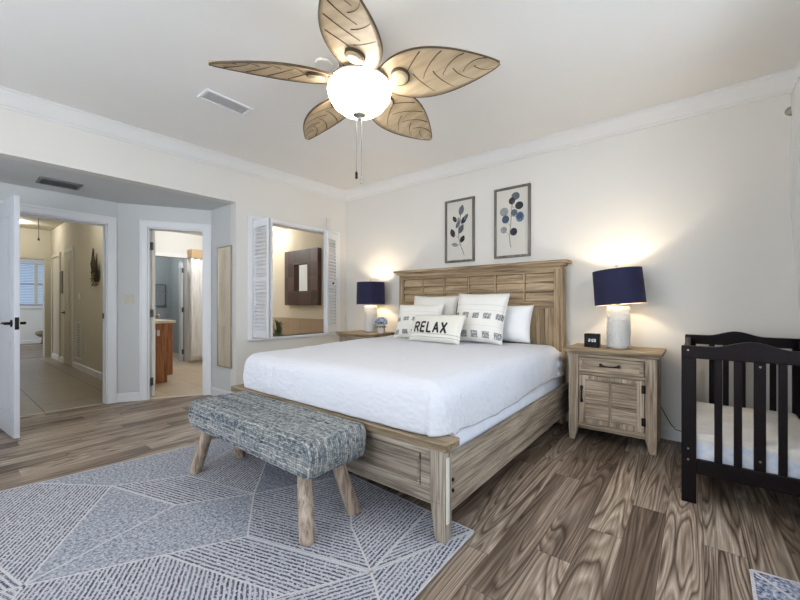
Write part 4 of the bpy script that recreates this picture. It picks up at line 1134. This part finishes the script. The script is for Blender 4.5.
_mx = cur_m.t.nodes.new('ShaderNodeMixShader'); _mx.inputs[0].default_value = .35
cur_m.t.links.new(cur_m.b.outputs[0], _mx.inputs[1]); cur_m.t.links.new(_tr.outputs[0], _mx.inputs[2])
cur_m.t.links.new(_mx.outputs[0], cur_m.t.nodes['Material Output'].inputs[0])
b = nb(); NZ, NY = 46, 110; G = {}
for i in range(NZ+1):
    z = 2.42 - 1.48*i/NZ
    far = 3.36 if z > 2.30 else 3.385 - .40*min(1, (2.3-z)/1.3)**1.5
    near = 2.72 + .05*min(1, max(0, 2.3-z))
    for j in range(NY+1):
        f = j/NY; y = near + (far-near)*f
        amp = (.016 if z > 2.30 else .016 + .022*min(1, (2.3-z)/.5))
        x = .508 + amp*sin(f*2*PI*9 + .5*sin(z*2)) + .006*noise.noise(Vector((y*4, z*2, 0))) + (.0 if z > 2.3 else .0)
        if abs(z-2.345) < .03: x = .508 + (x-.508)*.9
        G[i, j] = b.verts.new((x - .024 if z > 2.3 else x-.015, y, z))
for i in range(NZ):
    for j in range(NY): b.faces.new((G[i, j], G[i+1, j], G[i+1, j+1], G[i, j+1]))
cu = obj('curtain', b, cur_m.m, smooth=True); cu.modifiers.new('t', 'SOLIDIFY').thickness = .003
tag(cu, 'white curtain panel hanging at the right edge beside the window', 'curtain')

# ------------------------------------------------------------ shutters
shut_m = plain('shutter_white', (226, 227, 230), .45, noise_amt=.01)
SW, SH = .285, OZ1-OZ0-.03
def leaf(parent, p0, ang, w=SW, t=.028, tl=48):
    """one louvered leaf: from p0 (xy) in direction ang"""
    M = Matrix.Translation((p0[0], p0[1], OZ0+.012)) @ Matrix.Rotation(ang, 4, 'Z')
    b = nb(); s = .038
    for a in ((0, s, 0, SH), (w-s, w, 0, SH), (s, w-s, 0, .085), (s, w-s, SH-.085, SH), (s, w-s, SH*.47, SH*.47+.055)): bx(b, a[0], a[1], -t/2, t/2, a[2], a[3])
    b.transform(M); lf = obj('shutter_leaf', b, shut_m, parent, bevel=.003)
    b = nb()
    for z0, z1 in ((.085, SH*.47), (SH*.47+.055, SH-.085)):
        n = int((z1-z0)/.042)
        for k in range(n):
            z = z0+(z1-z0)*(k+.5)/n; v = bx(b, s-.003, w-s+.003, -.021, .021, -.003, .003)
            for q in v: p = Matrix.Rotation(rad(tl), 3, 'X') @ Vector((0, q.co.y, q.co.z)); q.co = Vector((q.co.x, p.y, z+p.z))
    b.transform(M); obj('louvers', b, shut_m, lf)
    return lf
s1 = thing('louvered_shutter', 'white louvered bifold shutter folded at the left of the wall opening', 'shutter', (-3.95, 2.35, OZ0))
yl = OY0+.030
leaf(s1, (XL(yl)-.01, yl), rad(2)); leaf(s1, (XL(yl)-.01, yl+.034), rad(4))
s2 = thing('louvered_shutter', 'white louvered bifold shutter with a dark knob at the right of the opening', 'shutter', (-3.95, 3.50, OZ0))
yr = OY1-.018
leaf(s2, (XL(yr)+.012, yr), math.atan2(-.28, .11), tl=-48); lf = leaf(s2, (XL(yr)-.024, yr+.0), math.atan2(-.28, .105), tl=-48)
b = nb(); c = Vector((XL(yr)+.012, yr, 0)) + Vector((.11, -.28, 0)).normalized()*.145
lathe(b, [(0, 0), (.006, 0), (.006, .012), (.013, .018), (.012, .026), (0, .03)], (c.x+.013, c.y+.006, OZ0+.012+SH*.47+.03), 16, Matrix.Rotation(PI/2, 3, 'Y') ); obj('knob', b, black_metal, s2.children[0], smooth=True)
b = nb(); yb = 3.405; bx(b, XL(yb)+.002, XL(yb)+.012, yb-.035, yb+.035, 2.06, 2.28)  # thin pale upright strip above the opening
tag(obj('wall_pale_strip', b, plain('pale_wall_strip', (214, 210, 204), .5), bevel=.003), 'pale vertical strip on the wall above the right shutter', 'wall_strip')

# ------------------------------------------------------------ alcove fittings
mr = MT('mirror_glass', .02, 1.0); mr.color((.92, .93, .93, 1))
m1 = thing('wall_mirror', 'narrow tall mirror on the short wall beside the bathroom doorway', 'mirror', (-4.25, 2.10, .37))
b = nb(); x0, x1, z0, z1, f = -4.42, -4.09, .37, 1.765, .012
for a in ((x0, x1, z0, z0+f), (x0, x1, z1-f, z1), (x0, x0+f, z0+f, z1-f), (x1-f, x1, z0+f, z1-f)): bx(b, a[0], a[1], 2.095, 2.113, a[2], a[3])
obj('frame', b, nickel, m1, bevel=.002); obj('glass', B(x0+f, x1-f, 2.102, 2.112, z0+f, z1-f), mr.m, m1)
t = thing('light_switch', 'beige double switch plate between the two doorways', 'light switch', (*w12(.115, -.01), 1.16))
b = nb(); p12(b, .065, .150, -.008, -.001, 1.10, 1.215); obj('switch_plate', b, plain('almond_plate', (196, 190, 172), .4), t, bevel=.002)
for s in (.088, .128):
    b = nb(); p12(b, s-.006, s+.006, -.018, -.007, 1.148, 1.168); obj('toggle', b, plastic_w, t, bevel=.002)

# ------------------------------------------------------------ hall fittings
wd = thing('wall_wreath', 'dark dried-twig wall ornament hanging near the hall doorway', 'wall ornament', (-6.98, 1.55, 1.38))
b = nb(); rnd = random.Random(9)
for k in range(16):
    x = -6.98+rnd.uniform(-.11, .11); z0 = 1.42+rnd.uniform(0, .1); h = rnd.uniform(.2, .5)
    tube(b, [(x, 1.52, z0), (x+rnd.uniform(-.03, .03), 1.50, z0+h*.5), (x+rnd.uniform(-.06, .06), 1.52, z0+h)], [.012, .016, .003], 6)
obj('twigs', b, plain('dried_twig', (56, 46, 36), .8, noise_amt=.3), wd)
b = nb()
for k in range(40):
    c = Vector((-6.98+rnd.uniform(-.14, .14), 1.50+rnd.uniform(-.03, .02), 1.40+rnd.uniform(-.02, .17)))
    d = Vector((rnd.uniform(-1, 1), rnd.uniform(-.5, .3), rnd.uniform(-1, 1))).normalized()*.04; n_ = d.cross(Vector((0, 1, .2))).normalized()*.014
    slab(b, [c-d, c+n_, c+d, c-n_], (0, .003, 0))
obj('dried_leaves', b, plain('dried_leaf_pale', (120, 110, 92), .8, noise_amt=.4), wd)
tag(obj('thermostat', B(-8.1, -7.98, 1.53, 1.549, 1.18, 1.28), plastic_w, bevel=.003), 'small white thermostat on the hall wall', 'thermostat')
gr = thing('wall_grille', 'tall white return-air grille low on the hall wall', 'air vent', (-8.12, 1.54, .17))
b = nb()
for a in ((-8.31, -7.93, .17, .20), (-8.31, -7.93, .77, .80), (-8.31, -8.28, .20, .77), (-7.96, -7.93, .20, .77)): bx(b, a[0], a[1], 1.537, 1.549, a[2], a[3])
obj('vent_frame', b, bathwhite_m, gr, bevel=.002)
b = nb()
for k in range(20): bx(b, -8.28, -7.96, 1.539, 1.545, .205+k*.0283, .220+k*.0283)
obj('vent_slats', b, bathwhite_m, gr)
obj('vent_backing', B(-8.28, -7.96, 1.546, 1.549, .20, .77), plain('grille_gap', (120, 114, 100), .8), gr)
tag(obj('wall_outlet', B(-7.68, -7.60, 1.541, 1.549, .34, .45), plastic_w, bevel=.002), 'small outlet plate low on the hall wall near the bedroom', 'outlet')
hp = thing('wall_picture', 'narrow grey picture on the hall wall beside the closet door', 'picture', (-9.35, 1.54, 1.31))
obj('frame', B(-9.46, -9.24, 1.525, 1.549, 1.30, 1.72), plain('hall_picture_frame', (110, 104, 96), .6), hp, bevel=.003)
obj('print', B(-9.44, -9.26, 1.521, 1.526, 1.32, 1.70), speck_mat('hall_picture_print', (84, 80, 78), (150, 144, 134)), hp)
st = thing('plant_stand', 'small dark stand with a bowl under the far window', 'stand', (-14.1, 1.93, 0))
b = nb(); tube(b, [(-14.1, 1.93, .005), (-14.1, 1.93, .03), (-14.1, 1.93, .17), (-14.1, 1.93, .2)], [.09, .05, .03, .05], 16); obj('stem', b, plain('stand_brown', (92, 80, 64), .6), st)
b = nb(); lathe(b, [(0, .19), (.08, .20), (.16, .26), (.17, .31), (.13, .35), (0, .37)], (-14.1, 1.93, 0), 24); obj('bowl', b, plain('stand_bowl', (118, 108, 90), .6), st, smooth=True)
pc = thing('attic_pull_cord', 'thin cord with a small knob hanging from the hall ceiling', 'cord', (-9.6, 1.28, 2.62))
cxp, cyp = -8.6, 1.12
b = nb(); bx(b, -9.3, -8.1, .62, 1.28, 2.606, 2.619); 
hatch = tag(obj('attic_hatch', b, bathwhite_m, bevel=.003), 'white attic hatch panel in the hall ceiling', 'hatch')
b = nb(); tube(b, [(cxp, cyp, 2.606), (cxp, cyp, 2.20)], .004, 6); pc.location = (cxp, cyp, 2.2); obj('cord', b, plain('cord_grey', (120, 114, 104), .8), pc)
b = nb(); lathe(b, [(0, 2.16), (.014, 2.165), (.016, 2.185), (.006, 2.205), (0, 2.205)], (cxp, cyp, 0), 12); obj('knob', b, plain('cord_knob', (110, 100, 84), .6), pc)
lamp_w = MT('downlight_glow'); lamp_w.b.inputs['Emission Color'].default_value = (1, .90, .74, 1); lamp_w.b.inputs['Emission Strength'].default_value = 6; lamp_w = lamp_w.m
def downlight(x, y, z, label, power, col=(1, .92, .79)):
    t = thing('downlight', label, 'ceiling light', (x, y, z-.006))
    b = nb(); lathe(b, [(.06, z-.006), (.085, z-.006), (.085, z-.0005), (.06, z-.0005), (.06, z-.006)], (x, y, 0), 32); obj('trim_ring', b, plastic_w, t)
    b = nb(); lathe(b, [(0, z-.004), (.06, z-.004), (.06, z-.001), (0, z-.001)], (x, y, 0), 32); obj('lens', b, lamp_w, t)
    l = point('downlight_lamp', (x, y, z-.06), power, col, .05)
downlight(-9.75, .98, 2.62, 'small round ceiling light at the far end of the hall', 14)
downlight(-6.6, .85, 2.62, 'added unseen ceiling light in the hall near the bedroom doorway', 18)  # unseen fitting added to brighten the hall
downlight(-5.85, 3.62, 2.42, 'round ceiling light in the bathroom beside the dark-framed mirror', 8)
downlight(-6.4, 2.75, 2.42, 'added unseen ceiling light in the middle of the bathroom', 36, (1, .97, .94))  # extra unseen fitting, put in to light the bathroom
point('grey_room_fill', (-8.6, 2.4, 2.2), 26, (.9, .95, 1), .1)  # unseen point light without a fixture, added to brighten the grey room

# ------------------------------------------------------------ bathroom fittings
va = thing('bathroom_vanity', 'cherry wood bathroom vanity with a cream counter beyond the narrow doorway', 'vanity', (-6.5, 1.9, 0))
b = nb(); slab(b, [(-5.80, 1.675, .005), (-5.80, 2.06, .005), (-5.80, 2.06, .10), (-5.80, 2.13, .10), (-5.80, 2.13, .83), (-5.80, 1.675, .83)], (-.03, 0, 0)); bx(b, -7.2, -5.83, 1.675, 2.06, .005, .10); bx(b, -7.2, -5.83, 1.675, 2.115, .10, .83)
obj('cabinet', b, cherry, va, bevel=.002)
for k in range(3):
    x0 = -7.18+k*.45; d = obj('cabinet_door', B(x0, x0+.43, 2.115, 2.132, .13, .80), cherry, va, bevel=.004)
b = nb(); bx(b, -7.22, -5.775, 1.672, 2.165, .832, .87); bx(b, -7.22, -5.79, 1.672, 1.69, .87, .96); obj('countertop', b, plain('cream_counter', (226, 218, 200), .3), va, bevel=.006)
tag(obj('wall_hook_plate', B(-5.799, -5.79, 1.93, 1.965, .66, .74), plastic_w, bevel=.003), 'small white plate fixed to the cherry vanity end panel', 'hook')
gp = thing('wall_picture', 'grey abstract picture on the wall of the grey inner room', 'picture', (-9.38, 3.14, 1.05))
_x = -9.385
obj('frame', B(-9.399, -9.37, 2.98, 3.30, 1.05, 1.54), plain('grey_picture_frame', (92, 96, 98), .6), gp, bevel=.003)
obj('print', B(-9.371, -9.366, 3.0, 3.28, 1.07, 1.52), speck_mat('grey_picture_print', (90, 96, 100), (186, 190, 192)), gp)
# shower curtain on a rod
sr = thing('shower_rod', 'metal rod holding the white shower curtain', 'shower rod', (-7.1, 3.3, 1.95))
b = nb(); tube(b, [(-7.10, 2.86, 1.93), (-7.10, 3.895, 1.93)], .011, 10); obj('rod', b, nickel, sr)
b = nb(); G = {}; NZ, NY = 20, 60
for i in range(NZ+1):
    z = 1.92-1.84*i/NZ
    for j in range(NY+1): y = 2.90+.62*j/NY; G[i, j] = b.verts.new((-7.10+.03*sin(j/NY*2*PI*6+.3*sin(z*3)), y, z))
for i in range(NZ):
    for j in range(NY): b.faces.new((G[i, j], G[i+1, j], G[i+1, j+1], G[i, j+1]))
sc = obj('shower_curtain', b, plain('shower_curtain_white', (236, 236, 236), .8, noise_amt=.01), smooth=True); sc.modifiers.new('t', 'SOLIDIFY').thickness = .003
tag(sc, 'white shower curtain hanging in the bathroom beyond the narrow doorway', 'curtain')
tag(obj('valance_box', B(-7.498, -7.30, 3.0, 3.5, 1.95, 2.12), plain('tan_box', (196, 168, 130), .6), bevel=.004), 'tan valance box above the shower curtain', 'valance')
# square mirror over the tub
dwood = MT('dark_patchwork_wood', .45)
_sp = dwood.n('ShaderNodeSeparateXYZ', i_0=dwood.coord('Object'))
_ci = dwood.n('ShaderNodeCombineXYZ', i_0=dwood.math('FLOOR', dwood.math('MULTIPLY', _sp.outputs[0], 6.4)), i_1=dwood.math('FLOOR', dwood.math('MULTIPLY', _sp.outputs[2], 4.3))).outputs[0]
_wn = dwood.n('ShaderNodeTexWhiteNoise', i_Vector=_ci).outputs[0]
dwood.color(dwood.ramp(_wn, [(0, lin((58, 42, 38))), (.5, lin((84, 62, 54))), (1, lin((108, 82, 70)))]))
m2 = thing('wall_mirror', 'square mirror in a deep dark patchwork wood frame, seen through the shutters', 'mirror', (-5.18, 3.89, 1.09))
x0, x1, z0, z1, f = -5.59, -4.70, 1.08, 2.0, .265
b = nb()
for a in ((x0, x1, z0, z0+f-.03), (x0, x1, z1-f+.03, z1), (x0, x0+f, z0+f-.03, z1-f+.03), (x1-f, x1, z0+f-.03, z1-f+.03)): bx(b, a[0], a[1], 3.82, 3.898, a[2], a[3])
obj('frame', b, dwood.m, m2, bevel=.002); obj('glass', B(x0+f, x1-f, 3.875, 3.895, z0+f-.03, z1-f+.03), mr.m, m2)
pp = thing('potted_plant', 'leafy green plant in a dark pot behind the shuttered opening', 'plant', (-4.40, 2.90, .52))
b = nb(); lathe(b, [(0, .523), (.055, .523), (.075, .62), (.068, .62), (.06, .60), (0, .60)], (-4.40, 2.90, 0), 24); obj('pot', b, plain('plant_pot_dark', (70, 64, 56), .6), pp)
b = nb(); rnd = random.Random(4)
for k in range(60):
    a = rnd.uniform(0, 2*PI); r = rnd.uniform(.05, .19); h = rnd.uniform(.10, .34); c = Vector((-4.40, 2.90, .60)); o_ = Vector((cos(a), sin(a), 0)); n_ = Vector((-sin(a), cos(a), 0))
    pr = [c, c+o_*r*.4+Vector((0, 0, h*.75)), c+o_*r+Vector((0, 0, h*.9))]; w_ = .009
    for i, (p, q) in enumerate(zip(pr, pr[1:])):
        wa, wb = (w_*.6, w_) if i == 0 else (w_, .001)
        slab(b, [p-n_*wa, q-n_*wb, q+n_*wb, p+n_*wa], o_*.0015+Vector((0, 0, .001)))
obj('fronds', b, plain('fern_green', (84, 104, 62), .6, noise_amt=.35, ns=20), pp)

# cord on the wall by the nightstand
b = nb(); tube(b, [(-.215, 3.70, .26), (-.19, 3.708, .20), (-.155, 3.705, .135), (-.12, 3.702, .095), (-.05, 3.70, .085), (.02, 3.70, .085), (.12, 3.705, .10)], .0035, 8)
tag(obj('power_cord', b, black_metal, smooth=True), 'thin dark power cord running along the baseboard behind the right nightstand', 'cord')
# repeats carry one group phrase per kind
for stem, g in (('nightstand', 'nightstands either side of the bed'), ('table_lamp', 'navy table lamps on the nightstands'), ('framed_print', 'botanical prints above the headboard'),
                ('throw_pillow', 'decorative pillows on the bed'), ('pillow', 'plain pillows against the headboard'), ('louvered_shutter', 'louvered shutters on the wall opening'),
                ('downlight', 'round ceiling lights in the hall and bathroom')):
    for o in COL.objects:
        if o.parent is None and o.name.split('.')[0] == stem and 'label' in o: o['group'] = g
